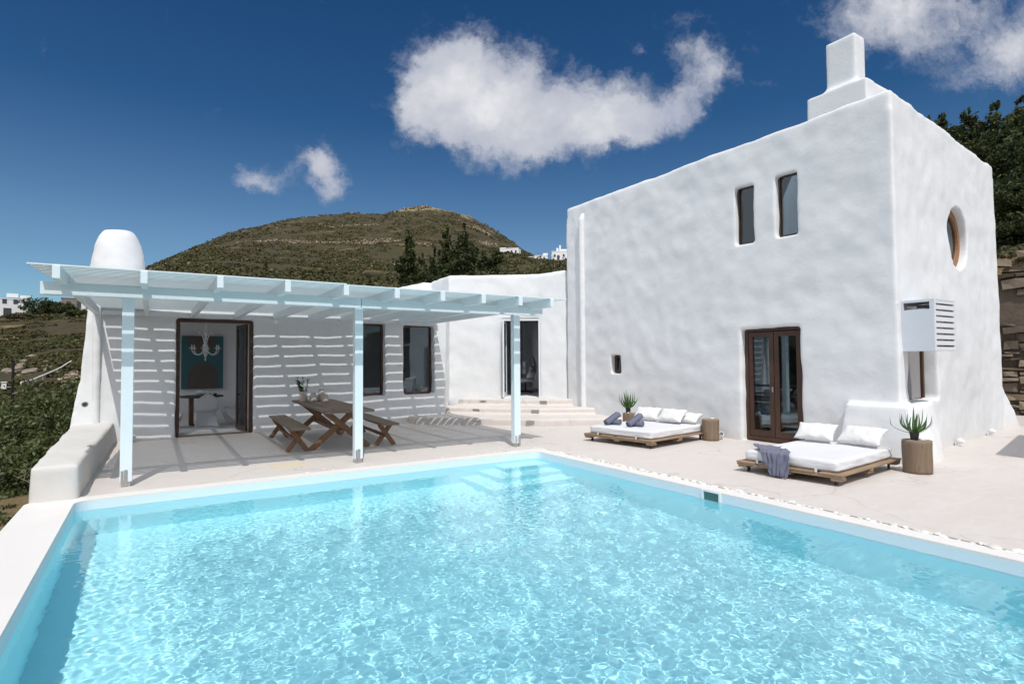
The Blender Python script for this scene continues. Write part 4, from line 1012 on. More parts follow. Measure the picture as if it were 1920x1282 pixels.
# the pebble line along the pool
rn = random.Random(21); npeb = 0
for k in range(176):
    y_ = .9 + (8.75 - .9) * (k / 175) + rn.uniform(-.02, .02); dens = 1.0 if y_ < 5.3 else .8
    s_ = rn.uniform(.013, .031) * (1.5 if rn.random() < .12 else 1) * (1 if y_ < 6.5 else .75)
    if rn.random() < .08: continue
    stone((6.005 + rn.gauss(0, .022), y_, s_ * .32 + .001), (s_ * 1.35, s_ * rn.uniform(.8, 1.2), s_ * .55), 'small white pebble in the line between coping and terrace along the pool', 'white pebbles lining the pool edge', k); npeb += 1
for k in range(46):
    x_ = 5.9 - 5.0 * rn.random() ** 1.4; s_ = rn.uniform(.007, .019)
    stone((x_, 8.70 + rn.gauss(0, .05), s_ * .35), (s_ * 1.3, s_, s_ * .5), 'small white pebble in the line between coping and terrace along the pool', 'white pebbles lining the pool edge', k)
JT = pmat('joint_dark', lambda t: principled(t, t.mix(t.noise(obco(t), 9, 4, .7), (.14, .11, .09, 1), (.52, .47, .42, 1)), .95))
v, f = [], []
for i in range(121):
    y_ = .5 + 8.1 * i / 120; w_ = .010 + .012 * (noise.noise(Vector((y_ * 2.3, 0, 0))) + .5); x_ = 6.038 + .010 * noise.noise(Vector((y_ * 1.1, 3, 0))); v += [(x_ - w_ / 2, y_, .005), (x_ + w_ / 2, y_, .005)]
for i in range(120): f.append((2 * i, 2 * i + 1, 2 * i + 3, 2 * i + 2))
o = mesh('terrace_joint', v, f, JT); tag(o, 'worn dark joint between coping and terrace', kind='structure')
# skimmer opening in the pool wall
sk = empty('pool_skimmer', (5.76, 4.62, -.05)); tag(sk, 'white framed skimmer opening in the pool wall', 'skimmer')
m_ = MB(); m_.box((-.004, -.125, 0), (.02, .03, .12)); m_.box((-.004, .125, 0), (.02, .03, .12)); m_.box((-.004, 0, .052), (.02, .22, .02)); m_.build('frame', WHITE).parent = sk
MB().box((.003, 0, -.01), (.012, .22, .10)).build('flap', pmat('skimmer_flap', lambda t: principled(t, (.05, .14, .13, 1), .3))).parent = sk
# hatch in the terrace
HT = pmat('hatch_cement', lambda t: principled(t, (.60, .52, .40, 1), .7, t.noise(obco(t), 40, 3), .3, .004))
o = MB().box((1.83, 9.47, .003), (.52, .44, .006), R_(-3), .001).build('floor_hatch', HT); tag(o, 'square cement hatch cover set in the terrace by the pool', 'hatch')
# step lights
SL = pmat('step_light_face', lambda t: principled(t, (.36, .34, .31, 1), .4, Metallic=.6))
def onwall(name, loc, rz, label, grp):
    t = empty(name, loc, rz); tag(t, label, 'light', grp)
    MB().box((0, -.006, 0), (.20, .03, .072), 0, .004).build('housing', SL).parent = t
    m_ = MB(); m_.box((0, -.024, .012), (.17, .006, .016)); m_.box((0, -.024, -.014), (.17, .006, .020)); m_.build('louvre', STEEL).parent = t
for (x, y, z, rz, l) in ((6.93, 12.62, .10, -42, 'recessed light in the lowest riser, left end'), (7.02 + .83, 11.63, .10, -42, 'recessed light in the lowest riser, right end'),
                         (7.48, 13.70, .27, -49, 'recessed light in the middle riser, left end'), (8.60, 12.50, .27, -40, 'recessed light in the middle riser, right end'),
                         (8.00, 14.26, .45, -40, 'recessed light in the top riser, left end'), (9.25, 13.04, .45, -44, 'recessed light in the top riser, right end')):
    onwall('step_light', (x, y, z), R_(rz), l, 'recessed lights in the entrance steps')
# small white ground spots
def spot(loc, label, rz=0):
    t = empty('garden_spot', loc, rz); tag(t, label, 'light', 'small white spotlights at the wall foot')
    M = Matrix.Translation((0, -.03, .09)) @ Matrix.Rotation(R_(62), 4, 'X')
    MB().lathe([(.030, -.05), (.048, -.04), (.052, .05), (.044, .052), (.040, .03)], n=18, M=M).build('lamp_head', WHITE, t, True)
    MB().lathe([(.040, .030), (.040, .034)], n=18, M=M).build('lens', CLEAR, t)
    m_ = MB(); m_.tube([(0, .02, 0), (0, .01, .06)], .012, 8); m_.lathe([(.035, 0), (.035, .012)], c=(0, .02, 0), n=14); m_.build('base', WHITE).parent = t
spot((12.45, 4.52, 0), 'white spotlight nearer the wall corner on the narrow front', R_(6)); spot((14.60, 4.74, 0), 'white spotlight farther along the narrow front', R_(6))
spot((-.30, 13.98, 0), 'white spotlight at the left end of the pergola wall'); spot((9.72, 7.52, 0), 'white spotlight behind the cracked log by the french door', R_(-60))
spot((4.35, 13.98, 0), 'white spotlight on the pergola wall foot behind the right bench')
t = empty('wall_light', (-1.10, 14.06, .80)); tag(t, 'round steel wall light on the left end wall', 'light')
MB().lathe([(.055, -.01), (.06, .02), (.05, .03)], n=18, M=Matrix.Rotation(R_(90), 4, 'X')).build('rim', STEEL).parent = t
MB().lathe([(.038, .026), (.038, .034)], n=18, M=Matrix.Rotation(R_(90), 4, 'X')).build('lens', FARDARK).parent = t
for (m2, l) in (((-.79, 1.0), 'a'),): pass
# guessed canopy, unseen off to the right, placed so its shadow falls on the terrace
cp = empty('guessed_canopy', (13.2, 1.2, 0)); tag(cp, 'unseen flat white canopy on posts, guessed from its shadow on the terrace', 'canopy')
MB().prism([(-1.85, 1.18, 2.46), (1.5, 1.85, 2.46), (1.8, -1.6, 2.46), (-2.4, -1.9, 2.46)], [(-1.85, 1.18, 2.5), (1.5, 1.85, 2.5), (1.8, -1.6, 2.5), (-2.4, -1.9, 2.5)]).build('roof_panel', PANEL).parent = cp
for x, y in ((-1.6, .95), (1.4, 1.6), (1.6, -1.4), (-2.1, -1.7)): MB().box((x, y, 1.23), (.09, .09, 2.46), 0, .004).build('post', PANEL).parent = cp

# ------------------------------------------------------------------ dining room
DT = pmat('dark_table_wood', b_wood((.03, .022, .018), (.07, .05, .04), (2, 10, 10)))
t = empty('dining_table', (1.12, 17.0, 0)); tag(t, 'dark dining table with thick centre leg inside the dining room', 'table')
MB().lathe([(.40, .70), (.53, .715), (.54, .735), (.53, .75)], n=8, M=Matrix.Rotation(R_(22.5), 4, 'Z')).build('tabletop', DT).parent = t
for x in (-.24, .24): MB().box((x, 0, .35), (.10, .42, .70), 0, .01).build('leg', WOOD_LEG).parent = t
def scurve_chair(loc, rz, label):
    t = empty('dining_chair', loc, rz); tag(t, label, 'chair', 'white moulded chairs round the dining table')
    # side profile (y forward, z up): back top, down the back, seat, front bend, stem sweeping back to the foot
    prof = [(-.30, .84), (-.27, .74), (-.235, .62), (-.20, .50), (-.14, .43), (-.03, .405), (.10, .415), (.20, .415), (.255, .375), (.262, .30), (.235, .20), (.19, .11), (.15, .04), (.12, .004)]
    wd = [.12, .19, .225, .24, .245, .25, .25, .245, .235, .225, .23, .245, .26, .27]; cv = [.0, .0, .01, .03, .05, .045, .03, .012, .0, -.02, -.05, -.09, -.14, -.20]
    v, f = [], []; n = 14
    for (y, z), w_, c in zip(prof, wd, cv):
        for i in range(n + 1):
            u = i / n * 2 - 1
            if z > .42 and y < -.1: v.append((u * w_, y + c * u * u * 2, z + (.0 if z < .8 else -.06 * u * u)))
            elif z > .38: v.append((u * w_, y, z + c * u * u))
            else: v.append((u * w_, y + c * abs(u) ** 2 * 1.9, z))
    for j in range(len(prof) - 1):
        for i in range(n): a = j * (n + 1) + i; f.append((a, a + 1, a + n + 2, a + n + 1))
    o = mesh('chair_shell', v, f, WHITE, t, True); sb = o.modifiers.new('b', 'SUBSURF'); sb.levels = sb.render_levels = 1; s_ = o.modifiers.new('s', 'SOLIDIFY'); s_.thickness = .022
    return t
scurve_chair((1.18, 16.15, .01), 0, 'white moulded chair with its back to the terrace')
scurve_chair((.42, 16.55, .01), R_(-85), 'white moulded chair at the left of the dining table'); scurve_chair((1.83, 16.60, .01), R_(95), 'white moulded chair at the right of the dining table')
scurve_chair((1.15, 17.85, .01), R_(180), 'white moulded chair on the far side of the dining table')
o = MB().lathe([(.02, 0), (.10, .01), (.17, .07), (.165, .07), (.09, .02), (.02, .012)], n=24).build('fruit_bowl', WHITE, None, True, (1.1, 17.05, .752)); tag(o, 'white shallow bowl on the dining table', 'bowl')
for x, l in ((1.30, 'small dark cup left of two on the dining table'), (1.42, 'small dark cup right of two on the dining table')):
    o = MB().lathe([(.03, 0), (.042, .06), (.038, .06), (.026, .01)], n=16).build('cup', BLACK, None, True, (x, 16.85, .752)); tag(o, l, 'cup', 'cups on the dining table')
t = empty('painting', (1.24, 18.62, 1.62)); t.scale = (.73, 1, .775); tag(t, 'large abstract teal painting with a dark rounded form on the dining room wall', 'painting')
TEAL = pmat('painting_teal', lambda t: principled(t, t.mix(t.noise(obco(t), 4, 5, .7), (.030, .10, .125, 1), (.05, .14, .16, 1)), .7))
BRN = pmat('painting_brown', lambda t: principled(t, t.mix(t.noise(obco(t), 5, 5, .7), (.075, .062, .056, 1), (.11, .092, .082, 1)), .7))
MB().box((0, 0, 0), (1.45, .04, 1.95), 0, .003).build('canvas', TEAL).parent = t
def flatshape(pts, mat, nm): 
    o = MB().prism([(x, -.022, z) for x, z in pts], [(x, -.026, z) for x, z in pts]).build(nm, mat); o.parent = t
flatshape([(-.5, -.97)] + [(-.5 + .52 * (1 - math.cos(a)), -.5 + .48 * math.sin(a)) for a in np.linspace(0, math.pi, 20)] + [(.56, -.97)], BRN, 'painted_arch')
flatshape([(-.5, .97)] + [(-.02 - .48 * math.cos(a), .80 - .42 * math.sin(a)) for a in np.linspace(0.2, math.pi - .2, 20)] + [(.45, .97)], BRN, 'painted_bowl')
t = empty('chandelier', (1.14, 16.2, 0)); t.scale = (.84, .84, 1.0); tag(t, 'white glass chandelier with curled arms hanging in the dining room', 'chandelier')
MB().lathe([(.004, 2.95), (.004, 2.66), (.045, 2.62), (.05, 2.60), (.02, 2.52), (.018, 2.42), (.05, 2.39), (.03, 2.35), (.035, 2.1), (.06, 1.98), (.09, 1.93), (.06, 1.89), (.02, 1.86), (.045, 1.81), (.035, 1.77), (.008, 1.74), (.02, 1.69), (.004, 1.64)], n=16).build('column', MURANO, t, True)
for k in range(6):
    a = k * math.pi / 3 + .3; ca, sa = math.cos(a), math.sin(a)
    pr_ = [(.05, 1.92), (.12, 1.84), (.22, 1.80), (.32, 1.83), (.37, 1.90), (.38, 1.95)]
    m_ = MB(); m_.tube([(r * ca, r * sa, z) for r, z in pr_], [.014, .013, .012, .012, .012, .012], 7); m_.lathe([(.02, 1.95), (.075, 1.97), (.065, 1.975), (.02, 1.965), (.018, 2.03), (.004, 2.06)], c=(.38 * ca, .38 * sa, 0), n=12)
    m_.build('arm', MURANO, t, True)
    m_ = MB(); m_.tube([(r * ca, r * sa, z) for r, z in [(.03, 2.05), (.06, 2.2), (.12, 2.33), (.2, 2.36), (.24, 2.31), (.21, 2.28)]], [.012, .012, .011, .010, .009, .006], 6); m_.build('scroll', MURANO, t, True)
# sofa with cushions behind the windows
SOFA = pmat('sofa_dark', b_fabric((.05, .06, .08), (.04, .045, .06), 60))
t = empty('sofa', (5.3, 15.35, 0)); tag(t, 'dark low sofa inside the room behind the two windows', 'sofa')
MB().box((0, 0, .38), (2.9, .8, .30), 0, .05).build('seat', SOFA).parent = t; MB().box((0, .40, .66), (2.9, .2, .32), 0, .06).build('backrest', SOFA).parent = t
MB().box((0, 0, .12), (2.8, .7, .22), 0, .02).build('base', SOFA).parent = t
for k, (x, yaw, l) in enumerate(((4.72, 6, 'white cushion, first from the left on the sofa behind the windows'), (4.98, -8, 'white cushion, second from the left on the sofa behind the windows'), (5.93, 5, 'white cushion, third from the left on the sofa behind the windows'), (6.22, -7, 'white cushion, rightmost on the sofa behind the windows'))):
    o = cushion('cushion', .34, .34, .14, PILLOW, seed=30 + k, n=20); o.location = (x, 15.3, .72); o.rotation_euler = (R_(72), 0, R_(yaw)); tag(o, l, 'cushion', 'white cushions on the indoor sofa')
# entrance room: shelves, swivel seat
t = empty('wall_shelf', (9.0, 17.2, 0)); tag(t, 'white wall shelves with blue books seen through the entrance door', 'shelf')
def T3(x, y, z): return (x, y, z)
bk = MB().box((1.55, 1.15, 1.9), (3.0, .04, 2.9)).build('back_panel', INTWALL); bk.parent = t
for z in (1.05, 1.55, 2.0, 2.45): MB().box((1.05, .98, z), (1.9, .32, .05)).build('shelf_board', WHITE).parent = t
for x in (.1, 1.0, 1.95): MB().box((x, .98, 1.6), (.06, .3, 2.2)).build('upright', WHITE).parent = t
BK = pmat('book_blue', lambda t: principled(t, (.04, .12, .24, 1), .5))
rb = random.Random(3)
for z in (1.58, 2.03, 2.48):
    for s in range(2):
        x = .2 + s * .9
        for k in range(rb.randint(4, 7)):
            w_ = rb.uniform(.03, .06); h_ = rb.uniform(.2, .3); MB().box((x + w_ / 2, .93, z + h_ / 2), (w_ * .95, .18, h_)).build('book', BK if rb.random() < .6 else INTWALL).parent = t; x += w_
t = empty('swivel_chair', (10.35, 15.6, .545), R_(200)); tag(t, 'white and clear bubble swivel chair inside the entrance room', 'chair')
n, v, f = 22, [], []
for j in range(13):
    th = .15 + j / 12 * 1.75
    for i in range(n + 1):
        ph = -1.25 + i / n * 2.5; r = .42
        v.append((r * math.sin(th) * math.sin(ph), r * math.sin(th) * math.cos(ph) - .05, .82 + r * math.cos(th) * 1.3))
for j in range(12):
    for i in range(n): a = j * (n + 1) + i; f.append((a, a + 1, a + n + 2, a + n + 1))
o = mesh('back_shell', v, f, CLEAR, t, True)
o = cushion('seat', .56, .54, .16, WHITE, t, 41, n=18); o.location = (0, -.02, .42)
o = cushion('back_cushion', .40, .44, .12, WHITE, t, 43, n=18); o.location = (0, .26, .68); o.rotation_euler = (R_(70), 0, 0)
m_ = MB(); m_.lathe([(.03, .06), (.03, .36), (.10, .38)], n=12)
for k in range(5): a = k * 1.2566; m_.beam((0, 0, .07), (.3 * math.cos(a), .3 * math.sin(a), .04), .04, .035, (0, 0, 1), .005)
m_.build('base', BLACK).parent = t
# ------------------------------------------------------------------ dry stone retaining wall right of the villa
def stone_wall(pts, h, label, seed=2):
    rn = random.Random(seed); mb = MB(); tints = []
    for (a, b) in zip(pts[:-1], pts[1:]):
        a = Vector((*a, 0)); b = Vector((*b, 0)); L_ = (b - a).length; d = (b - a) / L_; n_ = Vector((-d.y, d.x, 0)); rz = math.atan2(d.y, d.x)
        # irregular courses: each column band has its own running height
        cols = int(L_ / .34); hts = [rn.uniform(0, .1) for _ in range(cols + 2)]
        while min(hts[:cols]) < h:
            i = min(range(cols), key=lambda q: hts[q]); span = 1 if rn.random() < .45 else 2 if rn.random() < .75 else 3
            span = min(span, cols - i); z0 = max(hts[i:i + span]); hh = rn.choice((.06, .08, .09, .11, .14, .19, .26)) * rn.uniform(.8, 1.2)
            if span == 3: hh = min(hh, .13)
            x0 = i * .34 + rn.uniform(-.04, .04); w_ = span * .34 * rn.uniform(.86, 1.02); c = a + d * (x0 + w_ / 2) + n_ * rn.uniform(-.09, .07) + Vector((0, 0, z0 + hh / 2))
            T = Matrix.Translation(c) @ Matrix.Rotation(rz + rn.uniform(-.10, .10), 4, 'Z') @ Matrix.Rotation(rn.uniform(-.10, .10), 4, 'Y')
            bm = bmesh.new(); bmesh.ops.create_cube(bm, size=1)
            bmesh.ops.subdivide_edges(bm, edges=[e for e in bm.edges if abs(e.verts[0].co.x - e.verts[1].co.x) > .5], cuts=1)
            for q in bm.verts: q.co = Vector((q.co.x * w_ * rn.uniform(.84, .99), q.co.y * rn.uniform(.34, .46), q.co.z * hh * rn.uniform(.66, 1.0)))
            k0 = len(mb.f); mb.add([T @ q.co for q in bm.verts], [[q.index for q in f.verts] for f in bm.faces]); bm.free()
            tints += [rn.random() ** 1.5] * (len(mb.f) - k0)
            for q in range(i, i + span): hts[q] = z0 + hh + rn.uniform(.004, .02)
        mb.box(tuple((a + b) / 2 + n_ * -.02 + Vector((0, 0, h / 2 - .2))), (L_, .14, h - .4), rz); tints += [0.0] * (len(mb.f) - len(tints))
    o = mb.build('stone_wall', STONE); at_ = o.data.attributes.new('tint', 'FLOAT', 'FACE'); at_.data.foreach_set('value', np.array(tints, dtype=np.float32)); tag(o, label, 'wall'); return o
stone_wall([(18.6, 11.5), (20.3, 6.6), (21.6, 2.2)], 4.35, 'tall brown dry stone retaining wall behind the narrow front of the villa')

# ------------------------------------------------------------------ plants
nrg = np.random.default_rng(12)
def crown_quads(lobes, n, size, flat=0.0, seed=0):
    """leaf sized quads on and inside a set of ellipsoids; clumped"""
    g = np.random.default_rng(seed); q = []; tn = []
    vol = np.array([l[3] * l[4] * l[5] for l in lobes]) ** .56; vol /= vol.sum()
    for (cx, cy, cz, rx, ry, rz), k in zip(lobes, (vol * n).astype(int)):
        nc = max(3, k // 26)
        d = g.normal(size=(nc, 3)); d /= np.linalg.norm(d, axis=1)[:, None]
        rad = g.uniform(.45, 1.08, nc)[:, None]; cc_ = d * rad
        for c in cc_:
            m_ = 26; base = g.uniform(.0, .8)
            p = c + g.normal(size=(m_, 3)) * .13
            for pp in p:
                a = g.normal(size=3); a /= np.linalg.norm(a); b = np.cross(a, g.normal(size=3)); b /= np.linalg.norm(b); s_ = size * g.uniform(.6, 1.35)
                q.append((np.array([cx + pp[0] * rx, cy + pp[1] * ry, cz + pp[2] * rz]), a * s_ * .55, b * s_)); tn.append(min(1, base + g.uniform(0, .25)))
    return q, tn
def tree(name, label, cat, loc, lobes, n, size, mat, trunk_h, trunk_r, group=None, seed=0, limbs=5, flatten=None):
    t = empty(name, loc); tag(t, label, cat, group)
    q, tn = crown_quads(lobes, n, size, seed=seed); leaf_mesh('crown', q, mat, t, tn)
    m_ = MB(); rn = random.Random(seed)
    m_.tube([(0, 0, -.6), (.03, 0, trunk_h * .35), (-.04, .03, trunk_h * .7), (0, 0, trunk_h)], [trunk_r * 1.25, trunk_r, trunk_r * .75, trunk_r * .3], 8)
    for k in range(limbs):
        l = lobes[k % len(lobes)]; z0 = trunk_h * rn.uniform(.25, .8); e = Vector((l[0] + rn.uniform(-.3, .3) * l[3], l[1] + rn.uniform(-.3, .3) * l[4], l[2] + rn.uniform(-.2, .4) * l[5]))
        m_.tube([(0, 0, z0), Vector((0, 0, z0)).lerp(e, .5) + Vector((0, 0, .15)), e], [trunk_r * .5, trunk_r * .3, trunk_r * .1], 6)
    m_.build('trunk', BARK, t, True); return t
def conifer_lobes(h, r, seed, base=.12, k=9, lean=0):
    rn = random.Random(seed); L_ = []
    for i in range(k):
        t_ = i / (k - 1); rr_ = r * (1 - t_) ** .75 * rn.uniform(.75, 1.1) + .12 * r; a = rn.uniform(0, 6.28); o_ = rr_ * .35
        L_.append((math.cos(a) * o_ + lean * t_, math.sin(a) * o_, h * (base + (1 - base) * t_ * .94), rr_, rr_, h / k * 1.15))
    return L_
# background trees in front of the hill
p = at(22.0, 50); p.z -= .3
tree('cypress_tree', 'narrow dark conifer left of the large pine, in front of the hill', 'tree', p, conifer_lobes(1.6 + .222 * 50 - p.z, 1.15, 3, k=11), 9000, .17, LEAF_DARK, 5.5, .14, seed=3)
p = at(20.9, 52); p.z -= .5
tree('olive_bush', 'loose olive green bush left of the narrow conifer', 'bush', p, [(0, 0, .8, 1.6, 1.3, 1.0), (-1.4, 0, .4, 1.3, 1.2, .8)], 1800, .13, LEAF_OLIVE, 1.0, .06, seed=31)
p = at(23.4, 52); p.z -= .5
tree('conifer_tree', 'medium loose conifer between the narrow conifer and the large pine', 'tree', p, conifer_lobes(1.6 + .180 * 52 - p.z, 1.5, 8, k=6), 5000, .17, LEAF_DARK, 3.5, .12, seed=8)
p = at(27.2, 50); p.z -= .3; hb = 1.6 + .232 * 50 - p.z
LB = []
for (dx, hh, rr_) in ((.35, hb, 1.75), (-1.25, hb * .93, 1.5), (-2.5, hb * .60, 1.5), (1.9, hb * .68, 1.6), (2.9, hb * .58, 1.1), (.4, hb * .6, 2.3), (-1.2, hb * .58, 2.1)):
    for l in conifer_lobes(hh, rr_, int(hh * 10 + dx), k=7): LB.append((l[0] + dx * math.cos(R_(27)), l[1] - dx * math.sin(R_(27)), *l[2:]))
for (dx, z_, rx_) in ((3.3, hb * .68, .7), (2.6, hb * .60, .9), (1.6, hb * .48, 1.1)): LB.append((dx * math.cos(R_(27)), -dx * math.sin(R_(27)), z_, rx_, rx_, .45))
tree('pine_tree', 'large dark multi peaked pine rising above the entrance wing', 'tree', p, LB, 46000, .17, LEAF_DARK, hb * .5, .22, seed=5, limbs=14)
p = at(24.6, 47); p.z -= .6
tree('conifer_tree', 'low dark conifer at the left foot of the large pine', 'tree', p, conifer_lobes(1.6 + .190 * 47 - p.z, 1.0, 18, k=7), 5000, .16, LEAF_DARK, 3.2, .12, seed=18)
p = at(35.8, 75); p.z -= .3
tree('feathery_tree', 'thin feathery grey green tree near the white houses on the ridge', 'tree', p, [(0, 0, 3.4, 1.4, 1.2, 2.6), (1.1, 0, 2.9, 1.0, .9, 2.0), (-1.0, .3, 2.4, 1.1, 1.0, 1.8), (.5, 0, 4.6, .8, .8, 1.2)], 2600, .13, LEAF_OLIVE, 4.4, .10, seed=21, limbs=9)
p = at(8.9, 44); p.z -= .2
tree('dry_conifer', 'small sparse brownish conifer just above the pergola roof', 'tree', p, conifer_lobes(1.6 + .163 * 44 - p.z, .65, 27, k=7), 900, .11, LEAF_OLIVE, 2.2, .06, seed=27)
bi = 0
for (a, r, w_, h_) in ((29.3, 44, 2.0, 1.5), (30.6, 47, 2.2, 1.7), (32.0, 43, 2.0, 1.3), (33.2, 47, 2.2, 1.7), (34.4, 44, 2.1, 1.6), (35.8, 46, 2.2, 1.9), (37.2, 43, 2.2, 2.0), (38.4, 46, 2.2, 2.2), (18.8, 50, 1.5, .9), (31.2, 62, 1.8, 1.2), (34.9, 66, 2.2, 1.5), (37.6, 64, 2.0, 1.8), (22.8, 47, 1.6, .9), (25.9, 46, 2.0, 1.4)):
    p = at(a, r); p.z -= .35; bi += 1; h_ *= 2.1 if a > 28.5 and r < 50 else 1.35
    tree('hillside_bush', 'olive green bush in the belt of scrub behind the entrance wing', 'bush', p, [(0, 0, h_ * .5, w_ * .8, w_ * .8, h_ * .6), (w_ * .5, 0, h_ * .4, w_ * .6, w_ * .6, h_ * .5), (-w_ * .5, .2, h_ * .55, w_ * .55, w_ * .6, h_ * .5)], 3000, .12, LEAF_OLIVE if bi % 3 else LEAF_SHRUB, h_ * .6, .05, 'bushes behind the entrance wing', seed=40 + bi, limbs=3)
p = at(29.4, 110); q, tn = crown_quads([(0, 0, .5, 2.6, 1.0, .7), (1.8, 0, .7, 1.4, 1, .6)], 700, .2, seed=77); o = leaf_mesh('bougainvillea', q, PURPLE, None, tn); o.location = p; tag(o, 'purple flowering bush on the slope below the white house', 'bush')
# wooded slope on the right
variants = []
for s in range(3):
    q, tn = crown_quads(conifer_lobes(6.2, 2.5, 60 + s, base=.10, k=8), 15000, .125, seed=60 + s)
    l = leaf_mesh('crown', q, LEAF_DARK, None, tn); variants.append(l.data); bpy.data.objects.remove(l)
m_ = MB(); m_.tube([(0, 0, -.8), (.05, 0, 2), (0, .05, 4.6)], [.2, .15, .05], 8)
for k in range(6): a = k * 1.05; m_.tube([(0, 0, 1.2 + k * .5), (1.1 * math.cos(a), 1.1 * math.sin(a), 1.7 + k * .5)], [.06, .02], 5)
trk = m_.build('trunk', BARK, None, True)
rn = random.Random(9)
spots = []
for r, step, off_ in ((28.5, 3.0, 1.0), (33, 2.6, 0), (38, 2.3, 1.2), (44, 2.1, .4), (51, 2.0, 1.5), (60, 1.8, .2), (70, 1.7, 1.0)):
    a = 64.0 + off_
    while a < 84: spots.append((a + rn.uniform(-.5, .5), r + rn.uniform(-1.5, 1.5))); a += step
for k, (a, r) in enumerate(spots):
    p = at(a, r); t = empty('evergreen_tree', p, rn.uniform(0, 6.28)); s_ = rn.uniform(.78, 1.12) * (.62 if r < 31 else .80 if r < 36 else .92 if r < 48 else .98); t.scale = (s_ * 1.05, s_ * 1.05, s_)
    near = 'front row' if r < 41 else 'upper rows'
    tag(t, 'dense dark evergreen tree in the %s of the wood right of the villa' % near, 'tree', 'trees in the %s on the right slope' % near)
    c = bpy.data.objects.new('crown', variants[k % 3]); C.objects.link(c); c.parent = t
    c = trk.copy(); C.objects.link(c); c.parent = t
bpy.data.objects.remove(trk)
# trees that back the terrace out of view, mirrored in the door and window panes
for k, (a, r) in enumerate([(-62 + 7 * i, 26 + (i * 7) % 13) for i in range(7)] + [(132 + 3.2 * i, 24 + (i * 5) % 9) for i in range(18)]):
    p = at(a, r); t = empty('evergreen_tree', p, k * 1.3); t.scale = (1.1, 1.1, .9); tag(t, 'dense dark evergreen tree mirrored in the window panes', 'tree', 'trees across the terrace')
    c = bpy.data.objects.new('crown', variants[k % 3]); C.objects.link(c); c.parent = t
# shrubs left of the villa
for k, (a, r, top, w_, l) in enumerate(((-5.3, 19.8, 1.25, 1.5, 'tallest dark green shrub, against the left end of the white wing'), (-6.7, 20.5, .85, 1.7, 'dark green shrub second from the white wing'), (-8.2, 21.5, .50, 1.7, 'dark green shrub below the black pole'),
        (-9.9, 22.5, .20, 1.8, 'dark green shrub cut by the left photo edge'), (-8.6, 17.8, -.35, 1.3, 'low dark green shrub in the front at the far left'), (-6.6, 17.2, -.05, 1.3, 'low dark green shrub in the front beside the white wall'), (-4.2, 18.0, .6, 1.0, 'dark green shrub tucked behind the flared wall'), (-11.5, 20, -.1, 1.8, 'dark green shrub just outside the left edge'))):
    p = at(a, r); p.z -= .3; h_ = top - p.z
    lob = [(0, 0, h_ * .40, w_ * .9, w_ * .9, h_ * .42), (w_ * .5, -.2, h_ * .55, w_ * .55, w_ * .6, h_ * .40), (-w_ * .5, .1, h_ * .5, w_ * .6, w_ * .6, h_ * .42), (.1, -w_ * .4, h_ * .35, w_ * .6, w_ * .5, h_ * .38), (0, .1, h_ * .72, w_ * .5, w_ * .5, h_ * .28)]
    tree('juniper_shrub', l, 'shrub', p, lob, 9500, .06, LEAF_SHRUB, h_ * .7, .06, 'dark green shrubs below the bench wall', seed=90 + k, limbs=6)
p = at(-6.3, 14.2); m_ = MB(); rn = random.Random(4)
for k in range(26):
    a = rn.uniform(0, 6.28); d = Vector((math.cos(a) * rn.uniform(.2, .9), math.sin(a) * rn.uniform(.2, .9), rn.uniform(.3, 1))).normalized(); L_ = rn.uniform(.35, .8); e = d * L_
    m_.tube([(0, 0, -.05), e * .5 + Vector((0, 0, .04)), e], [.010, .006, .002], 5)
    for s in range(3): e2 = e * rn.uniform(.5, .9); m_.tube([e2, e2 + Vector((rn.gauss(0, .12), rn.gauss(0, .12), rn.uniform(.02, .2)))], [.004, .0015], 4)
o = m_.build('dry_bush', DEADWOOD); o.location = p; tag(o, 'leafless pale twiggy bush between the shrubs and the bench wall', 'bush')
for k, (a, r) in enumerate(((-8.6, 10.6), (-9.4, 12.2))):
    p = at(a, r); q, tn = crown_quads([(0, 0, .06, .22, .2, .09)], 260, .03, seed=120 + k); o = leaf_mesh('weed_tuft', q, LEAF_SHRUB, None, tn); o.location = p; tag(o, ('small green weed tuft nearest the pool coping', 'small green weed tuft farther back on the bare soil')[k], 'weed')

# scrub scattered over the hills
def scatter(name, label, n, arange, rrange, mat, s0, s1, per=8, seed=0, thr=-.15):
    g = random.Random(seed); q = []; tn = []; gg = np.random.default_rng(seed); k = 0; tries = 0
    while k < n and tries < n * 6:
        tries += 1
        a = g.uniform(*arange); r = math.exp(g.uniform(math.log(rrange[0]), math.log(rrange[1]))); x = r * math.sin(R_(a)); y = r * math.cos(R_(a))
        if noise.fractal(Vector((x, y, 0)) * .03, 1, 2, 3) + .6 * noise.noise(Vector((x, y, 5)) * .15) < thr: continue
        z = H(x, y)
        if r > 400 and a > 20.5 and z > 146 and g.random() < .93: continue
        s_ = g.uniform(s0, s1) * (1 + r / 900); base = g.uniform(0, .75); k += 1
        d = gg.normal(size=(per, 3)); d /= np.linalg.norm(d, axis=1)[:, None]; d[:, 2] = np.abs(d[:, 2]) * .7
        for dd in d:
            u = gg.normal(size=3); u /= np.linalg.norm(u); v_ = np.cross(u, dd); v_ /= max(1e-6, np.linalg.norm(v_))
            q.append((np.array([x, y, z]) + dd * s_ * .8, u * s_ * .42, v_ * s_ * .42)); tn.append(min(1, base + gg.uniform(0, .25)))
    o = leaf_mesh(name, q, mat, None, tn); tag(o, label, 'scrub', kind='stuff'); return o
scatter('near_scrub', 'low dry scrub on the slope left of the villa', 9500, (-13, -1.5), (24, 215), LEAF_SCRUB, .25, .62, 14, 1)
scatter('near_scrub', 'greener low bushes among the scrub on the left slope', 1900, (-13, -1.5), (26, 215), LEAF_SHRUB, .3, .6, 14, 2, .05)
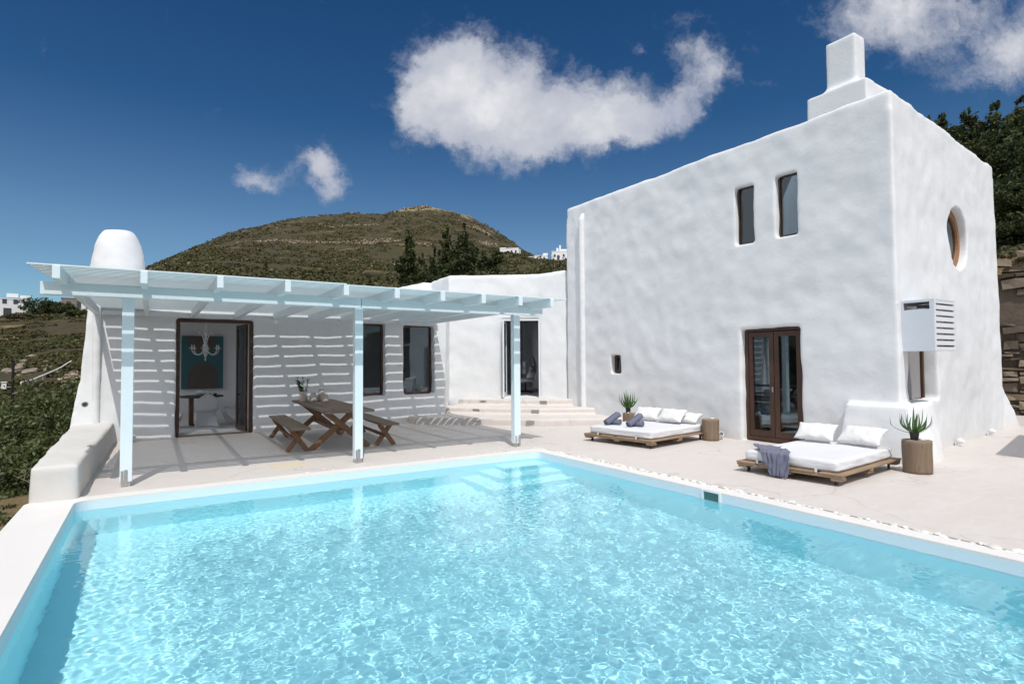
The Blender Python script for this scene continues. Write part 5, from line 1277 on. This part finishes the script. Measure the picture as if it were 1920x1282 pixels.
scatter('hill_scrub', 'low scrub covering the large hill', 15000, (-2.5, 39), (90, 600), LEAF_SCRUB, .55, 1.15, 6, 3)
scatter('hill_scrub', 'greener scrub patches on the large hill', 2600, (-1, 39), (70, 480), LEAF_OLIVE, .6, 1.2, 7, 4, .12)
scatter('slope_scrub', 'dry scrub on the bank above the stone wall', 500, (64, 84), (23.5, 60), LEAF_OLIVE, .12, .35, 14, 6)
def rubble(name, label, n, arange, rrange, s0, s1, seed, period, phase, wid):
    g = random.Random(seed); gg = np.random.default_rng(seed); q = []; tn = []; k = 0; tries = 0
    while k < n and tries < n * 30:
        tries += 1
        a = g.uniform(*arange); r = math.exp(g.uniform(math.log(rrange[0]), math.log(rrange[1]))); x = r * math.sin(R_(a)); y = r * math.cos(R_(a)); z = H(x, y)
        w_ = z + 20 * noise.noise(Vector((x, y, 0)) * .008) + 5.0 * noise.noise(Vector((x, y, 0)) * .035)
        if abs(((w_ - phase) / period) % 1 - .5) > wid or noise.fractal(Vector((x, y, 9)) * .022, 1, 2, 3) < .10: continue
        k += 1; s_ = g.uniform(s0, s1); base = g.uniform(0, .7)
        for _ in range(4):
            u = gg.normal(size=3); u /= np.linalg.norm(u); v_ = np.cross(u, gg.normal(size=3)); v_ /= np.linalg.norm(v_)
            q.append((np.array([x, y, z + s_ * .35]) + gg.normal(size=3) * s_ * .4 * np.array([1, 1, .35]), u * s_ * .5, v_ * s_ * .4)); tn.append(min(1, base + gg.uniform(0, .3)))
    o = leaf_mesh(name, q, RUBBLE, None, tn); tag(o, label, 'rocks', kind='stuff'); return o
rubble('rocky_ledges', 'pale rocky ledges running along the large hill', 2600, (-1, 31), (150, 540), .6, 1.5, 5, 30, 6, .055)
rubble('summit_rocks', 'bare pale rocks on the summit of the large hill', 1500, (20.3, 30), (470, 575), .8, 2.0, 6, 60, 122, .20)
rubble('stony_ground', 'broken pale stones on the left slope', 900, (-12, -5), (60, 150), .2, .55, 7, 9, 2, .10)
# boulders
RK = pmat('boulder_rock', lambda t: principled(t, t.mix(t.noise(obco(t), 3, 6, .7), (.13, .105, .08, 1), (.34, .29, .235, 1)), .9, t.noise(obco(t), 4, 6, .7), .8, .1))
rkm = []
for k in range(4):
    bm = bmesh.new(); bmesh.ops.create_icosphere(bm, subdivisions=3, radius=1)
    for q_ in bm.verts: q_.co *= 1 + .35 * noise.noise(q_.co * 1.3 + Vector((k * 5, 1, 2))) + .12 * noise.noise(q_.co * 4)
    me = bpy.data.meshes.new('boulder'); bm.to_mesh(me); bm.free(); me.materials.append(RK); rkm.append(me)
rn = random.Random(15)
def boulder(a, r, s_, grp, lab):
    p = at(a, r); o = bpy.data.objects.new('boulder', rkm[rn.randrange(4)]); C.objects.link(o); o.location = p; o.scale = (s_, s_ * rn.uniform(.6, 1), s_ * rn.uniform(.4, .7)); o.rotation_euler = (0, 0, rn.uniform(0, 6)); tag(o, lab, 'rock', grp)
for k in range(24): boulder(rn.uniform(-9.3, -6.3), rn.uniform(90, 112), rn.uniform(.25, .85), 'boulders above the road', 'pale weathered boulder in the outcrop above the road on the left slope')
for k in range(26): boulder(rn.uniform(18.5, 21.5), rn.uniform(78, 100), rn.uniform(.25, .8), 'boulders left of the conifers', 'pale boulder in the outcrop left of the narrow conifer')
for k in range(16): boulder(rn.uniform(28, 38), rn.uniform(80, 130), rn.uniform(.4, 1.2), 'boulders below the ridge houses', 'pale boulder on the slope below the ridge houses')
# road, low wall, pole
v, f = [], []; N = 26
for i in range(N + 1):
    t_ = i / N; a = -16 + 7.2 * t_; r = 84 - 14 * t_
    for s in (-1, 1):
        rr_ = r + s * (13.0 * (1 - t_) ** 1.1 + .3); p = at(a, rr_, .0); v.append(p)
for i in range(0, 2 * N + 2, 2):
    zm = max(v[i].z, v[i + 1].z) + .35; v[i].z = zm; v[i + 1].z = zm
for i in range(N): f.append((2 * i, 2 * i + 2, 2 * i + 3, 2 * i + 1))
o = mesh('road', v, f, ROAD); tag(o, 'pale concrete track on the left slope', kind='structure')
m_ = MB(); pts = [at(-8.4 + 3.0 * i / 14, 74 + 16 * i / 14, .45) for i in range(15)]
m_.tube(pts, .07, 6)
for p in pts[::2]: m_.box((p.x, p.y, p.z - .5), (.09, .09, 1.0))
o = m_.build('boundary_rail', FARWHITE); tag(o, 'long pale boundary rail running up the left slope from the track', 'rail')
p = at(-8.92, 30); m_ = MB(); m_.tube([(p.x, p.y, p.z - .2), (p.x + .03, p.y, 1.62)], .045, 8); m_.lathe([(.055, 0), (.055, .05), (.02, .07)], c=(p.x + .03, p.y, 1.60), n=8); o = m_.build('pole', BLACK); tag(o, 'thin black pole standing behind the shrubs at the far left', 'pole')
p = at(-9.35, 66); m_ = MB(); m_.box((p.x, p.y, p.z + .5), (.32, .25, 1.0)); m_.box((p.x, p.y, p.z + 1.03), (.42, .35, .08)); o = m_.build('gate_pillar', FARWHITE); tag(o, 'white gate pillar beside the track at the left edge', 'pillar')
# distant houses
def house(a, r, w_, d_, h_, label, wins, rz=0.0, dz=0.0, extra=(), mat=None, group=None):
    p = at(a, r, dz); t = empty('distant_house', p, -R_(a) + rz); tag(t, label, 'house', group); mat = mat or FARWHITE
    m_ = MB(); m_.box((0, 0, h_ / 2 - 1), (w_, d_, h_ + 2), 0, .12)
    for (x, y, z, a_, b_, c_) in extra: m_.box((x, y, z), (a_, b_, c_), 0, .08)
    m_.box((0, 0, h_ + .12), (w_ + .15, d_ + .15, .24), 0, .05)
    m_.build('wall', mat).parent = t
    for (x, z, a_, b_) in wins:
        o = MB().box((x, -d_ / 2 - .02, z), (a_, .14, b_)).build('window', FARDARK); o.parent = t
    return t
house(32.15, 262, 8.8, 5, 3.0, 'single storey white house standing alone on the right ridge', [(1.2, 1.6, .8, 1.2), (3.2, 1.5, .8, 1.2)], R_(-14), dz=.3, extra=((-3.0, 0, 3.2, 2.6, 4.8, .8),))
house(34.0, 266, 3.6, 4, 1.6, 'small low white outbuilding on the ridge', [(0, .9, .6, .7)])
house(35.2, 262, 6.4, 5, 2.3, 'white house half hidden behind the feathery tree on the ridge', [(-1.5, 1.2, .7, 1.0), (1.6, 1.2, .7, 1.0)], extra=((2.2, 0, 2.9, 2.2, 3, 1.4),))
house(37.2, 255, 8.0, 5, 3.6, 'white house with tall chimneys on the ridge beside the villa', [(-2.6, 1.8, .8, 1.2), (-1.0, 1.0, 1.1, 1.9), (1.4, 1.8, .8, 1.2)], extra=((-1.4, 0, 4.6, .9, .9, 2.0), (-.2, 0, 5.2, .8, .8, 3.2), (1.5, 0, 4.2, 3.0, 3, 1.2)))
house(24.3, 120, 2.2, 2, 1.6, 'tiny white chapel half hidden left of the large pine', [(.2, .8, .4, .6)], extra=((0, 0, 1.9, .5, .5, .9),))
house(-9.55, 205, 9.6, 6, 4.2, 'white two storey house on the left skyline', [(-4, 3.7, .9, 1.2), (-1.8, 3.7, .9, 1.2), (.4, 3.7, .9, 1.2), (2.6, 3.7, .9, 1.2), (-4.0, 1.0, 4.2, 2.0), (1.0, 1.0, 1.6, 1.8)], extra=((-1, 0, 5.7, .9, .9, 1.4), (2, 0, 5.5, 2.4, 2, 1.0), (4.7, 0, 5.2, 2.2, 3, .8)))
house(-5.3, 200, 5.5, 5, 3.2, 'grey stone house on the left skyline beside the villa wall', [(-1.2, 1.9, .7, 1.1), (1.4, 1.6, 1.5, 2.0)], mat=FARSTONE)
house(-4.45, 199, 2.6, 4, 3.0, 'white arched house end next to the grey stone house', [(.3, 1.2, 1.2, 1.8)])
for k, (a, r, w_, h_, m__, l) in enumerate(((-7.35, 198, 2.9, 5.6, LEAF_DARK, 'dark round tree right of the white skyline house'), (-6.5, 199, 2.6, 3.8, LEAF_DARK, 'dark green tree between the skyline houses'), (-5.95, 197, 2.4, 3.6, LEAF_DARK, 'dark green tree touching the stone skyline house'),
        (-4.9, 188, 2.4, 2.2, LEAF_SHRUB, 'green bush below the stone skyline house'), (-7.8, 190, 3.2, 1.8, LEAF_OLIVE, 'pale cactus hedge below the white skyline house'), (-8.5, 191, 2.4, 1.4, LEAF_OLIVE, 'pale green hedge at the foot of the white skyline house'))):
    p = at(a, r); p.z -= .4
    tree('skyline_tree', l, 'tree', p, [(0, 0, h_ * .5, w_, w_ * .8, h_ * .45), (w_ * .7, 0, h_ * .4, w_ * .7, w_ * .7, h_ * .35), (-w_ * .7, 0, h_ * .45, w_ * .7, w_ * .7, h_ * .4)], 1500, .34, m__, h_ * .7, .15, seed=140 + k, limbs=4)
